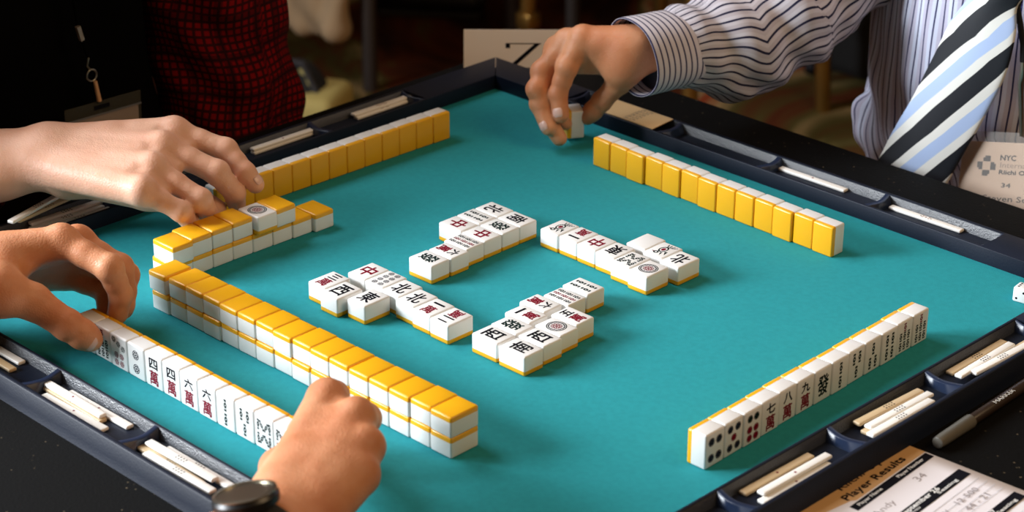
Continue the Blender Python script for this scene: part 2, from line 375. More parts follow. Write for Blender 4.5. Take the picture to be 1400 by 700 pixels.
mp = (32.5, -32.5, TZ)
mr = empty('playing_mat', mp, 0, 'square teal mahjong mat with navy tray frame', 'mahjong mat')
m = MB(); m.box((-.1, -S-.1, TZ+.01), (S+.1, .1, 0)); kid(m, 'felt', M_FELT, mr, mp)
RIM = 1.41; FZ = .6
def side_m(sd):
    """side-local (s, d, z) -> table coords"""
    return {'A': lambda s, d, z: (s, -S-d, z), 'C': lambda s, d, z: (s, d, z), 'D': lambda s, d, z: (-d, -s, z), 'B': lambda s, d, z: (S+d, -s, z)}[sd]
DIV = [9.15, 20.95, 32.55, 44.3, 55.95]
M_WALLREFL = mat('tray_wall_reflection', (48, 52, 59), rough=.36, spec=1.0, bump=.6, bscale=900)  # window reflection on the tray walls, put into a paler, glossier colour
M_DIVID = mat('divider_plastic', (24, 38, 64), rough=.34, spec=.5)
def rail(sd):
    F = side_m(sd); m = MB(); g = .05
    def strip(s0, s1, prof, refl_faces=()):
        n = len(prof); vs = []
        for j, s in enumerate((s0, s1)):
            for d, z in prof:
                ss = s
                if s == 'a': ss = -d+g      # mitred ends
                elif s == 'b': ss = S+d-g
                vs.append(F(ss, d, z))
        fs = [(k, (k+1) % n, n+(k+1) % n, n+k) for k in range(n)]
        fs += [tuple(range(n)), tuple(range(n, 2*n))[::-1]]
        m.add(vs, fs, 0)
        for q in refl_faces: m.mi[len(m.mi)-len(fs)+q] = 1
    e = .07
    solid = [(0, TZ+.02), (0, RIM-e), (e*.3, RIM-e*.3), (e, RIM), (3.75-e, RIM), (3.75-e*.3, RIM-e*.3), (3.77, RIM-e), (3.98, .25), (4.2, TZ+.02)]
    inner = [(0, TZ+.02), (0, RIM-e), (e*.3, RIM-e*.3), (e, RIM), (.28-e, RIM), (.28-e*.3, RIM-e*.3), (.28, RIM-e), (.58, FZ), (.58, TZ+.02)]
    outer = [(3.06, TZ+.02), (3.06, FZ), (3.36, RIM-e), (3.36+e*.3, RIM-e*.3), (3.36+e, RIM), (3.75-e, RIM), (3.75-e*.3, RIM-e*.3), (3.77, RIM-e), (3.98, .25), (4.2, TZ+.02)]
    floor_ = [(.58, TZ+.02), (.58, FZ), (3.06, FZ), (3.06, TZ+.02)]
    strip('a', DIV[0], solid); strip(DIV[-1], 'b', solid)
    strip(DIV[0], DIV[-1], inner, (6,)); strip(DIV[0], DIV[-1], outer, (1,)); strip(DIV[0], DIV[-1], floor_)
    bm = bmesh.new()
    o = m.build('frame_rail', [M_NAVY, M_WALLREFL, M_DARK], mr, org=mp)
    bm.from_mesh(o.data); bmesh.ops.recalc_face_normals(bm, faces=bm.faces); bm.to_mesh(o.data); bm.free()
    o.data.polygons.foreach_set('use_smooth', [True]*len(o.data.polygons)); o.data.set_sharp_from_angle(angle=R(50))
    for k, s in enumerate(DIV):
        # curved divider: wide foot, arched top
        d0, d1 = .28, 3.36; n = 8; m2 = MB(); w = .26
        a0 = s-w if k else s-.02; a1 = s+w if k < 4 else s+.02
        vs = []; 
        for i in range(n+1):
            t = i/n; d = d0+(d1-d0)*t; bow = .38*math.sin(math.pi*t)
            zt = RIM-.03-.05*math.sin(math.pi*t)
            for ss, z in ((a0-.45, FZ-.05), (a0+bow, zt-.05), (a0+.07+bow, zt), (a1-.07+bow, zt), (a1+bow, zt-.05), (a1+.45, FZ-.05)):
                vs.append(F(ss, d, z))
        fs = []
        for i in range(n):
            for j in range(6): fs.append((i*6+j, i*6+(j+1) % 6, (i+1)*6+(j+1) % 6, (i+1)*6+j))
        m2.add(vs, fs)
        o = m2.build('tray_divider', M_DIVID, mr, org=mp)
        bm = bmesh.new(); bm.from_mesh(o.data); bmesh.ops.recalc_face_normals(bm, faces=bm.faces); bm.to_mesh(o.data); bm.free()
        o.data.polygons.foreach_set('use_smooth', [True]*len(o.data.polygons)); o.data.set_sharp_from_angle(angle=R(40))
for sd in 'ABCD': rail(sd)

# ------------------------------------------------------------------ point sticks
SL, SWD, SH = 7.2, .66, .28
def stick_meshes():
    out = {}
    for nm, mm in (('white', M_STICK), ('cream', M_STICKC)):
        m = MB(); m.rbox((-SL/2, -SWD/2, 0), (SL/2, SWD/2, SH), .10, 3); o = m.build('point_stick', mm, smooth=50); out[nm] = o.data; bpy.data.objects.remove(o)
    return out
STK = stick_meshes()
STM = {}
def stick_marks(kind):
    if kind in STM: return STM[kind]
    m = MB(); z = SH+.004
    if kind == '1': m.ring(0, 0, 0, .1, z, 1, 10)
    elif kind == '8':
        for r in (-.12, .12):
            for c in range(4): m.ring(-.42+c*.28, r, 0, .075, z, 0, 8)
    elif kind == '5':
        m.ring(0, 0, 0, .09, z, 1, 8)
        for sx in (-1, 1):
            for a, b in ((.3, .12), (.3, -.12), (.5, 0)): m.ring(sx*a, b, 0, .065, z, 1 if a < .4 else 0, 8)
    elif kind == 'x':
        for sx in (-1, 1):
            for a, b, q in ((.2, .12, 1), (.2, -.12, 1), (.42, .12, 0), (.42, -.12, 0), (.62, 0, 1)): m.ring(sx*a, b, 0, .065, z, q, 8)
        m.ring(0, 0, 0, .07, z, 1, 8)
    o = m.build('stick_dots', [M_INK, M_RED]); STM[kind] = o.data; bpy.data.objects.remove(o)
    return STM[kind]
def stick(sd, s, d, z, ang, kind, col, label, group=None, tilt=0):
    F = side_m(sd); p = F(s, d, z); q = F(s+math.cos(R(ang)), d+math.sin(R(ang)), z)
    o = bpy.data.objects.new('point_stick', STK[col]); COL.objects.link(o)
    o.location = W((p[0], p[1], p[2]+FZ)); o.rotation_euler = (0, R(tilt), math.atan2(q[1]-p[1], q[0]-p[0]))
    tag(o, label, 'point stick', group)
    c = bpy.data.objects.new('stick_dots', stick_marks(kind)); COL.objects.link(c); c.parent = o
G = 'mahjong point sticks in the frame trays'
stick('C', 36.85, 2.67, 0, .6, '1', 'white', 'white stick with one red dot, alone in a far right side tray', G)
stick('C', 48.8, 2.67, 0, 1, '5', 'white', 'white stick with small red dots, alone in the last far side tray', G)
stick('D', 24.9, 2.40, 0, 0, '1', 'white', 'lower white stick of the pair in the tray by the plaid sleeve', G)
stick('D', 24.88, 2.46, SH, 1, '1', 'white', 'upper white stick of the pair in the tray by the plaid sleeve', G)
stick('D', 12.6, 2.30, 0, 0, 'x', 'white', 'lower white stick of the pair in the tray nearest the far corner', G)
stick('D', 12.75, 2.50, SH, .8, 'x', 'white', 'upper white stick of the pair in the tray nearest the far corner', G)
stick('A', 13.6, 1.03, 0, -.5, 'x', 'white', 'red and black dotted stick on the felt side of the near left tray', G)
stick('A', 14.1, 2.03, 0, 1, 'x', 'cream', 'cream dotted stick on the outer side of the near left tray', G)
stick('A', 24.7, 1.73, SH, -.2, '1', 'white', 'middle one-dot white stick in the tray left of the watch', G)
stick('A', 26.0, 2.58, 0, -1.5, '1', 'white', 'outermost one-dot white stick in the tray left of the watch', G)
stick('A', 26.9, 1.10, 0, -1.0, '1', 'white', 'one-dot white stick against the felt side, tray left of the watch', G)
stick('A', 24.9, 1.86, 0, 0, '8', 'cream', 'cream stick underneath the white sticks in the near tray left of the watch tray', G)
stick('A', 37.0, 1.58, SH, -1, '8', 'white', 'upper middle white stick with black dots in the tray beside the wristwatch', G)
stick('A', 38.1, 2.63, SH, -1, '8', 'white', 'outermost white stick with black dots in the tray beside the wristwatch', G)
stick('A', 38.2, 1.06, 0, 0, '8', 'white', 'white stick with black dots against the felt side of the tray beside the wristwatch', G)
stick('A', 36.5, 2.18, 0, 1, '8', 'cream', 'cream stick under the others in the tray beside the wristwatch', G)
stick('D', 47.9, 1.30, 0, 1, '8', 'white', 'lowest white stick nearest the felt in the tray between the two left hands', G)
stick('D', 48.6, 2.25, 0, 1.5, '8', 'white', 'low white stick second from the felt in the tray between the two left hands', G)
stick('D', 48.3, 2.68, SH, 2, '8', 'white', 'upper white stick along the tray between the two left hands', G)
stick('D', 51.0, 2.68, 1.62, -17, '8', 'white', 'white stick crossing on top of the others between the two left hands', G)
stick('D', 50.0, 2.68, 1.3, -10, '8', 'cream', 'cream stick end under the crossing stick between the two left hands', G)
stick('B', 26.75, 1.17, SH, -3, '8', 'cream', 'cream-edged stick nearest the felt in the right tray of four sticks', G)
stick('B', 26.6, 1.97, SH, -2, '8', 'white', 'middle white stick with black dots in the right tray of four sticks', G)
stick('B', 27.4, 2.68, SH, -1, '8', 'white', 'outer white stick with black dots in the right tray of four sticks', G)
stick('B', 27.0, 1.92, 0, -1, '8', 'cream', 'stick underneath the other three in the right tray of four sticks', G)
stick('B', 38.7, 2.17, SH, -1, '1', 'white', 'middle thin white stick in the lower right tray by the score sheet', G)
stick('B', 39.2, 2.68, 0, -2, '1', 'white', 'outer one-dot white stick in the tray by the score sheet', G)
stick('B', 39.2, 1.07, 0, -1, '1', 'cream', 'wide cream stick with a red dot nearest the felt in the lower right tray', G)
stick('B', 15.5, 1.02, 0, 0, '8', 'cream', 'cream stick with black dots nearest the felt in the right tray below the die', G)
stick('B', 15.9, 1.97, SH, 1, '8', 'white', 'thin white stick crossing the middle of the right tray below the die', G)
stick('B', 13.9, 2.32, 0, -1, '8', 'cream', 'cream stick partly under the white one in the right tray below the die', G)
stick('B', 14.7, 2.68, SH, -3, '8', 'white', 'outermost white stick in the right tray below the die', G)

# flat beige card bridging the first tray on the far side
c0 = at(838, 141, RIM+.03); c1 = at(918, 163, RIM+.03); c2 = at(893, 176.5, RIM+.03); c3 = at(812, 150, RIM+.03)
m = MB(); cz = RIM+.01
P = [(12.3, .2), (20.25, .2), (20.0, 3.4), (12.3, 3.4)]
m.prism([(a, b) for a, b in P], cz, cz+.08)
cr = m.build('tray_card', mat('beige_card', (222, 184, 132), rough=.6), org=(16, 1.8, cz), label='flat beige card with grey lettering lying across the tray under the far hand', cat='card')
m = MB()
for k in range(6): m.text('28 LM', 17.05+jit(.05), .55+k*.5, .36, 1.3, cz+.09, R(2), 0)
m.build('card_lettering', mat('grey_print', (120, 104, 92), rough=.7), cr, org=(16, 1.8, cz))

# die
dp = (62.35, -3.55, 0); DS = 1.25
dr = empty('die', dp, R(8), 'small white die with red and black pips beside the right frame tray', 'die')
m = MB(); m.rbox((-DS/2, -DS/2, 0), (DS/2, DS/2, DS), .16, 3); m.build('die_body', M_WHITE, dr, smooth=50)
m = MB()
def pip(face, a, b, r, mi):
    n = 12; h = DS/2+.004
    for k in range(1):
        c = [(a+r*math.cos(2*math.pi*i/n), b+r*math.sin(2*math.pi*i/n)) for i in range(n)]
        if face == 'z': v = [(p, q, DS+.004) for p, q in c]
        if face == '-y': v = [(p, -h, q+DS/2) for p, q in c]
        if face == 'x': v = [(h, p, q+DS/2) for p, q in c]
        m.add(v, [tuple(range(n))], mi)
for a, b in ((-.3, -.3), (-.3, 0), (-.3, .3), (.3, -.3), (.3, 0), (.3, .3)): pip('z', a, b, .1, 0)
for a, b in ((-.28, -.28), (.28, .28)): pip('-y', a, b, .1, 0)
pip('x', 0, 0, .26, 1)
m.build('pips', [M_INK, M_RED], dr)

# score sheet on the table at the lower right
A0 = np.array(at(1240, 609, TZ)[:2]); 
u = np.array([0.06, -1.0]); u /= np.linalg.norm(u)       # along the top edge of the sheet, towards the viewer
v = np.array([1.0, .06]); v /= np.linalg.norm(v)
A0 = A0+v*-.9+u*.0
sh = (float(A0[0]), float(A0[1]), TZ)
mt = Matrix(((v[0], u[0], 0, 0), (v[1], u[1], 0, 0), (0, 0, 1, 0), (0, 0, 0, 1)))
# local axes: x = down the page (v), y = along its width (u); text reads along -? from near (left) to far (right)
PW, PH = 14.4, 21.0
n = 10; m = MB(); vs = []; fs = []
pr = empty('score_sheet', sh, 0, 'printed player results sheet with black heading bars beside the pen', 'paper')
for i in range(n+1):
    for j in range(n+1):
        vs.append((PH*i/n, PW*j/n, .03+.02*math.sin(i*.9)+.02*(j/n)))
fs = [(i*(n+1)+j, (i+1)*(n+1)+j, (i+1)*(n+1)+j+1, i*(n+1)+j+1) for i in range(n) for j in range(n)]
m.add(vs, fs, 0, mt); 
sheet = m.build('paper', mat('paper_white', (226, 222, 226), rough=.8), pr, smooth=60)
sheet.modifiers.new('s', 'SOLIDIFY').thickness = .0002
M_SHEETSHADE = mat('tan_sheet_shade', (206, 164, 112), rough=.8)
m = MB(); z = .085
m.box((.02, .02, .07), (2.35, PW-.02, .078), 0, mt)  # shade over the top of the sheet, painted as a tan layer
m.build('painted_sheet_shade', M_SHEETSHADE, pr)
m = MB()
def bar(x0, x1, y0, y1): m.box((x0, y0, .075), (x1, y1, z), 0, mt)
bar(2.45, 3.15, .15, 9.6); bar(5.3, 6.25, .5, 14.2); bar(9.6, 10.5, .6, 14.2); bar(14.0, 14.9, .6, 14.2)
# text frame: reading direction = -y local (towards the sheet's far edge is the right), up = -x local
def ptext(t, x, y, h, w=None, mi=0, bold=0):
    T = mt @ Matrix.Translation((x, y, z+.004)) @ Matrix(((0, -1, 0, 0), (-1, 0, 0, 0), (0, 0, 1, 0), (0, 0, 0, 1)))
    m.text(t, 0, 0, h, w, 0, 0, mi, T, bold=bold)
ptext('Riichi Open', .75, 5.0, .75, 6.4, 0, .02); ptext('Player Results', 1.75, 5.4, .8, 7.2, 0, .03)
ptext('Player Name', 2.8, 7.6, .36, 2.8, 1, .01); ptext('Player Number', 2.8, 2.6, .36, 3.2, 1, .01)
ptext('September 26', 5.6, 5.9, .5, 4.6, 1, .02); ptext('Seating', 5.95, 3.0, .35, 2.4, 1, .01); ptext('Opponents', 5.95, 7.8, .3, 2.6, 1)
ptext('September 27', 9.9, 5.9, .5, 4.6, 1, .02); ptext('Seating', 10.2, 2.6, .35, 2.4, 1, .01)
for k in range(14):
    x = 6.9+k*.62
    if not 9.2 < x < 10.8 and x < 20: m.box((x, .6, z-.004), (x+.035, 13.8, z-.001), 2, mt)
ptext('34', 3.9, 3.2, .6, 1.1, 3); ptext('Andy', 4.3, 8.2, .7, 2.4, 3); ptext('12 500', 7.5, 3.2, .5, 2.6, 3); ptext('31 W', 7.6, 6.6, .5, 1.9, 3); ptext('44 - 21', 8.4, 3.4, .5, 2.7, 3)
m.build('print', [M_INK, M_WHITE, mat('rule_grey', (176, 176, 184), rough=.8), mat('pencil', (150, 140, 140), rough=.8)], pr)


# pen
a = np.array(at(1281, 606, TZ+.55)); b = np.array(at(1400, 527, TZ+.55)); dv = (b-a)/np.linalg.norm(b-a)
L = 14.0
pc = (float(a[0]), float(a[1]), TZ)
pen = empty('pen', pc, 0, 'dark marker pen with a grey cap lying beside the right frame trays', 'pen')
def pp(t, z=.55): return tuple(np.array((a[0], a[1], TZ+z))+dv*t*np.array((1, 1, 0)))
m = MB(); m.tube([pp(0), pp(.06), pp(.5), pp(4.2), pp(4.3)], [.30, .42, .47, .52, .50], 18); m.build('cap', mat('grey_pen_cap', (96, 94, 86), rough=.35), pen, org=pc, smooth=40)
m = MB(); m.tube([pp(4.25), pp(4.4), pp(12.8), pp(13.4), pp(14)], [.36, .42, .43, .40, .25], 18); m.build('barrel', mat('pen_barrel', (46, 36, 30), rough=.3), pen, org=pc, smooth=40)
m = MB(); ang = math.atan2(dv[1], dv[0])
T = Matrix.Translation((pp(8.4)[0]+.16, pp(8.4)[1]-.0, TZ+.55+.42)) @ Matrix.Rotation(ang, 4, 'Z')
m.text('MARKER', .0, .0, .34, 2.6, 0, 0, 0, T, bold=.01)
m.build('pen_lettering', mat('pale_print', (190, 188, 180), rough=.5), pen, org=pc)

# seat card standing behind the far corner
c = at(634, 99, TZ); e = np.array([.708, .706]); wd = 13.5; hh = 5.3
cc = (c[0], c[1], TZ)
card = empty('seat_card', cc, 0, 'white card with a sideways letter N standing behind the far corner of the mat', 'sign')
mt2 = Matrix(((e[0], -e[1], 0, 0), (e[1], e[0], 0, 0), (0, 0, 1, 0), (0, 0, 0, 1))) @ Matrix.Rotation(R(-17), 4, 'X')
m = MB(); m.box((0, 0, 0), (wd, .12, 4.3), 0, mt2); m.box((0, .12, 4.18), (wd, .24, 4.3), 0, mt2)
m.build('card_panel', mat('card_white', (248, 240, 230), rough=.8), card)
m = MB(); T = mt2 @ Matrix.Translation((6.0, -.01, 1.6)) @ Matrix.Rotation(math.pi/2, 4, 'X')
# a serif N on its side
m.box((-1.75, 1.25, 0), (1.75, 1.35, .006), 0, T); m.box((-1.75, -1.2, 0), (1.75, -1.1, .006), 0, T)
m.add([(1.75, 1.35, .003), (1.2, 1.35, .003), (-1.75, -1.2, .003), (-1.1, -1.2, .003)], [(0, 1, 2, 3)], 0, T)
m.box((-1.8, .85, 0), (-1.35, 1.35, .006), 0, T); m.box((1.35, -1.2, 0), (1.8, -.75, .006), 0, T)
m.build('letter', M_INK, card)

# ------------------------------------------------------------------ floor
def carpet():
    m = bpy.data.materials.new('carpet'); m.use_nodes = True; nt = m.node_tree; b = nt.nodes['Principled BSDF']; b.inputs['Roughness'].default_value = .95
    b.inputs['Specular IOR Level'].default_value = .1
    tc = nt.nodes.new('ShaderNodeTexCoord'); n = nt.nodes.new('ShaderNodeTexNoise'); n.inputs['Scale'].default_value = 2.1; n.inputs['Detail'].default_value = 4; n.inputs['Distortion'].default_value = 1.6
    nt.links.new(tc.outputs['Object'], n.inputs['Vector'])
    r = nt.nodes.new('ShaderNodeValToRGB'); e = r.color_ramp.elements; e[0].position = .38; e[0].color = lin(44, 22, 14); e[1].position = .5; e[1].color = lin(92, 46, 24)
    for p, c in ((.56, (84, 76, 38)), (.64, (170, 140, 96)), (.69, (150, 62, 34)), (.8, (44, 24, 16))):
        x = e.new(p); x.color = lin(*c)
    nt.links.new(n.outputs['Fac'], r.inputs['Fac']); nt.links.new(r.outputs['Color'], b.inputs['Base Color']); return m
m = MB(); m.box((-420, -320, -ZT-4), (330, 420, -ZT)); m.build('floor', carpet(), kind='structure')

M_WALLP = mat('wall_paint', (150, 128, 104), rough=.9)
m = MB(); m.box((-430, -320, -ZT), (-420, 430, 190)); m.build('wall_left', M_WALLP, kind='structure')
m = MB(); m.box((-420, 420, -ZT), (330, 430, 190)); m.build('wall_back', M_WALLP, kind='structure')
# ------------------------------------------------------------------ light
w = bpy.data.worlds.new('room'); SC.world = w; w.use_nodes = True
bg = w.node_tree.nodes['Background']; bg.inputs[0].default_value = (1, .62, .36, 1); bg.inputs[1].default_value = .13
def area(name, p, tgt, sx, sy, power, col, spread=180):
    l = bpy.data.lights.new(name, 'AREA'); l.shape = 'RECTANGLE'; l.size = sx; l.size_y = sy; l.energy = power; l.color = col
    o = bpy.data.objects.new(name, l); COL.objects.link(o); o.location = W(p)
    d = W(tgt)-W(p); o.rotation_euler = d.to_track_quat('-Z', 'Y').to_euler(); l.spread = R(spread); return o
area('window_light', (-165, -240, 108), (30, -32, 0), 1.3, 1.0, 58, (.90, .95, 1.0), 88)
area('high_fill_light', (-150, -70, 215), (20, -30, 0), 1.1, 1.1, 16, (.92, .95, 1.0), 110)  # added cool fill from high left, brightens the tile tops
area('warm_fill_light', (170, 20, 150), (30, -32, 0), .9, .9, 13, (1, .68, .38))  # added warm fill for the faces turned away from the window
SC.view_settings.view_transform = 'Standard'; SC.view_settings.look = 'None'; SC.view_settings.gamma = 1; SC.view_settings.use_curve_mapping = False
SC.view_settings.exposure = 0
SC.cycles.use_denoising = True
SC.cycles.max_bounces = 6
# ------------------------------------------------------------------ sculpting by distance fields
f32 = np.float32
class Field:
    def __init__(s, lo, hi, h, val=None):
        s.lo = np.array(lo, float); s.h = h; s.n = np.maximum(((np.array(hi)-s.lo)/h).astype(int)+1, 4)
        s.ax = [(s.lo[i]+h*np.arange(s.n[i])).astype(f32) for i in range(3)]
        s.v = np.full(tuple(s.n), 50., f32) if val is None else val
    def like(s):
        q = Field.__new__(Field); q.lo, q.h, q.n, q.ax = s.lo, s.h, s.n, s.ax; q.v = np.full(tuple(s.n), 50., f32); return q
    def _sub(s, lo, hi):
        i0 = np.clip(np.floor((np.array(lo)-s.lo)/s.h).astype(int), 0, s.n); i1 = np.clip(np.ceil((np.array(hi)-s.lo)/s.h).astype(int)+1, 0, s.n)
        sl = tuple(slice(a, b) for a, b in zip(i0, i1))
        return sl, (s.ax[0][sl[0]][:, None, None], s.ax[1][sl[1]][None, :, None], s.ax[2][sl[2]][None, None, :])
    def _join(s, sl, d, k, sub=False):
        a = s.v[sl]
        if sub: d = -d; a = -a
        if k > 0:
            h = np.maximum(k-np.abs(a-d), 0)/k; r = np.minimum(a, d)-h*h*(k/4)
        else: r = np.minimum(a, d)
        s.v[sl] = -r if sub else r
    def cap(s, a, b, ra, rb, k=.3, sub=False, sq=None):
        """tapered capsule; sq=(axis, factor) flattens it across an axis"""
        a = np.array(a, float); b = np.array(b, float); m = max(ra, rb)+k+1.0
        sl, (X, Y, Z) = s._sub(np.minimum(a, b)-m, np.maximum(a, b)+m)
        d = b-a; L = max(d@d, 1e-9)
        px, py, pz = X-a[0], Y-a[1], Z-a[2]
        t = np.clip((px*d[0]+py*d[1]+pz*d[2])/L, 0, 1)
        qx, qy, qz = px-t*d[0], py-t*d[1], pz-t*d[2]
        r2 = qx*qx+qy*qy+qz*qz
        if sq is not None:
            w, fac = np.array(sq[0], float), sq[1]; w = w/np.linalg.norm(w)
            c = qx*w[0]+qy*w[1]+qz*w[2]; r2 = r2+c*c*(fac*fac-1)
        s._join(sl, (np.sqrt(r2)-(ra+(rb-ra)*t)).astype(f32), k, sub); return s
    def ell(s, c, r, k=.3, rot=None, sub=False):
        c = np.array(c, float); r = np.array(r, float); m = r.max()+k+1.0
        sl, (X, Y, Z) = s._sub(c-m, c+m); px, py, pz = X-c[0], Y-c[1], Z-c[2]
        if rot is None: q = [px/r[0], py/r[1], pz/r[2]]
        else: q = [(px*rot[0][i]+py*rot[1][i]+pz*rot[2][i])/r[i] for i in range(3)]
        n = np.sqrt(q[0]**2+q[1]**2+q[2]**2)
        s._join(sl, ((n-1)*r.min()).astype(f32), k, sub); return s
    def merge(s, o, k):
        a, d = s.v, o.v
        if k > 0:
            h = np.maximum(k-np.abs(a-d), 0)/k; s.v = np.minimum(a, d)-h*h*(k/4)
        else: s.v = np.minimum(a, d)
        return s
    def grid(s): return s.ax[0][:, None, None], s.ax[1][None, :, None], s.ax[2][None, None, :]
    def mesh(s):
        v = s.v.copy(); v[0] = v[-1] = 9; v[:, 0] = v[:, -1] = 9; v[:, :, 0] = v[:, :, -1] = 9
        ins = v < 0
        c = np.zeros(tuple(np.array(v.shape)-1), np.uint8)
        for i in (0, 1):
            for j in (0, 1):
                for k in (0, 1): c += ins[i:v.shape[0]-1+i, j:v.shape[1]-1+j, k:v.shape[2]-1+k]
        act = (c > 0) & (c < 8); idx = np.full(c.shape, -1, np.int64); I = np.argwhere(act); idx[act] = np.arange(len(I))
        P = np.zeros((len(I), 3)); N = np.zeros(len(I))
        cor = [(i, j, k) for i in (0, 1) for j in (0, 1) for k in (0, 1)]
        for a in cor:
            for ax in range(3):
                if a[ax]: continue
                b = list(a); b[ax] = 1
                va = v[I[:, 0]+a[0], I[:, 1]+a[1], I[:, 2]+a[2]]; vb = v[I[:, 0]+b[0], I[:, 1]+b[1], I[:, 2]+b[2]]
                m = (va < 0) != (vb < 0); t = np.where(m, va/np.where(m, va-vb, 1), 0)
                q = np.array(a, float)[None].repeat(len(I), 0); q[:, ax] += t
                P += q*m[:, None]; N += m
        P = s.lo+s.h*(I+P/N[:, None])
        F = []
        for ax in range(3):
            o1, o2 = (ax+1) % 3, (ax+2) % 3
            sa = [slice(None)]*3; sb = [slice(None)]*3; sa[ax] = slice(0, -1); sb[ax] = slice(1, None)
            A = ins[tuple(sa)]; B = ins[tuple(sb)]; E = np.argwhere(A != B)
            E = E[(E[:, o1] > 0) & (E[:, o2] > 0) & (E[:, o1] < v.shape[o1]-1) & (E[:, o2] < v.shape[o2]-1)]
            fl = A[E[:, 0], E[:, 1], E[:, 2]]
            def cell(d1, d2):
                q = E.copy(); q[:, o1] += d1; q[:, o2] += d2; return idx[q[:, 0], q[:, 1], q[:, 2]]
            Q = np.stack([cell(-1, -1), cell(0, -1), cell(0, 0), cell(-1, 0)], 1)
            Q[~fl] = Q[~fl][:, ::-1]; F.append(Q)
        return P, np.concatenate(F)
def mesh_obj(name, P, F, mats, parent=None, org=(0, 0, 0), attr=None, **kw):
    me = bpy.data.meshes.new(name); P2 = (P-np.array(org))*.01
    me.vertices.add(len(P2)); me.vertices.foreach_set('co', P2.astype(f32).ravel())
    me.loops.add(len(F)*4); me.loops.foreach_set('vertex_index', F.astype(np.int32).ravel())
    me.polygons.add(len(F)); me.polygons.foreach_set('loop_start', np.arange(0, len(F)*4, 4, dtype=np.int32)); 
    me.polygons.foreach_set('use_smooth', np.ones(len(F), bool))
    me.update(calc_edges=True); me.validate()
    for m in (mats if isinstance(mats, (list, tuple)) else [mats]): me.materials.append(m)
    if attr is not None:
        a = me.attributes.new('cloth', 'FLOAT_VECTOR', 'POINT'); a.data.foreach_set('vector', attr.astype(f32).ravel())
    o = bpy.data.objects.new(name, me); COL.objects.link(o)
    if parent is not None: o.parent = parent
    else: o.location = W(org)
    return tag(o, **kw)
def relax(P, F, it=2, lam=.5):
    for _ in range(it):
        S_ = np.zeros_like(P); C_ = np.zeros(len(P))
        for i in range(4):
            a, b = F[:, i], F[:, (i+1) % 4]
            np.add.at(S_, a, P[b]); np.add.at(C_, a, 1); np.add.at(S_, b, P[a]); np.add.at(C_, b, 1)
        P = P+lam*(S_/np.maximum(C_, 1)[:, None]-P)
    return P

def skin(name, rgb, dark):
    m = mat(name, rgb, rough=.48, spec=.4, sss=.12); nt = m.node_tree; b = nt.nodes['Principled BSDF']
    tc = nt.nodes.new('ShaderNodeTexCoord')
    n = nt.nodes.new('ShaderNodeTexNoise'); n.inputs['Scale'].default_value = 28; n.inputs['Detail'].default_value = 4
    nt.links.new(tc.outputs['Object'], n.inputs['Vector'])
    r = nt.nodes.new('ShaderNodeValToRGB'); e = r.color_ramp.elements; e[0].position = .32; e[1].position = .68
    e[0].color = lin(*dark); e[1].color = lin(*rgb); nt.links.new(n.outputs['Fac'], r.inputs['Fac']); nt.links.new(r.outputs['Color'], b.inputs['Base Color'])
    v = nt.nodes.new('ShaderNodeTexVoronoi'); v.inputs['Scale'].default_value = 700; v.feature = 'F1'
    n2 = nt.nodes.new('ShaderNodeTexNoise'); n2.inputs['Scale'].default_value = 130; n2.inputs['Detail'].default_value = 5
    nt.links.new(tc.outputs['Object'], v.inputs['Vector']); nt.links.new(tc.outputs['Object'], n2.inputs['Vector'])
    ad = nt.nodes.new('ShaderNodeMath'); ad.operation = 'MULTIPLY_ADD'; ad.inputs[1].default_value = .35
    nt.links.new(v.outputs['Distance'], ad.inputs[0]); nt.links.new(n2.outputs['Fac'], ad.inputs[2])
    bp = nt.nodes.new('ShaderNodeBump'); bp.inputs['Strength'].default_value = .35; bp.inputs['Distance'].default_value = .0012
    nt.links.new(ad.outputs[0], bp.inputs['Height']); nt.links.new(bp.outputs['Normal'], b.inputs['Normal'])
    return m
SK_D = skin('skin_fair', (226, 180, 154), (214, 160, 132))
SK_A = skin('skin_warm', (214, 152, 112), (192, 122, 82))
SK_C = skin('skin_tan', (214, 152, 112), (194, 124, 84))
M_NAIL = mat('nail', (222, 182, 168), rough=.22, spec=.5)

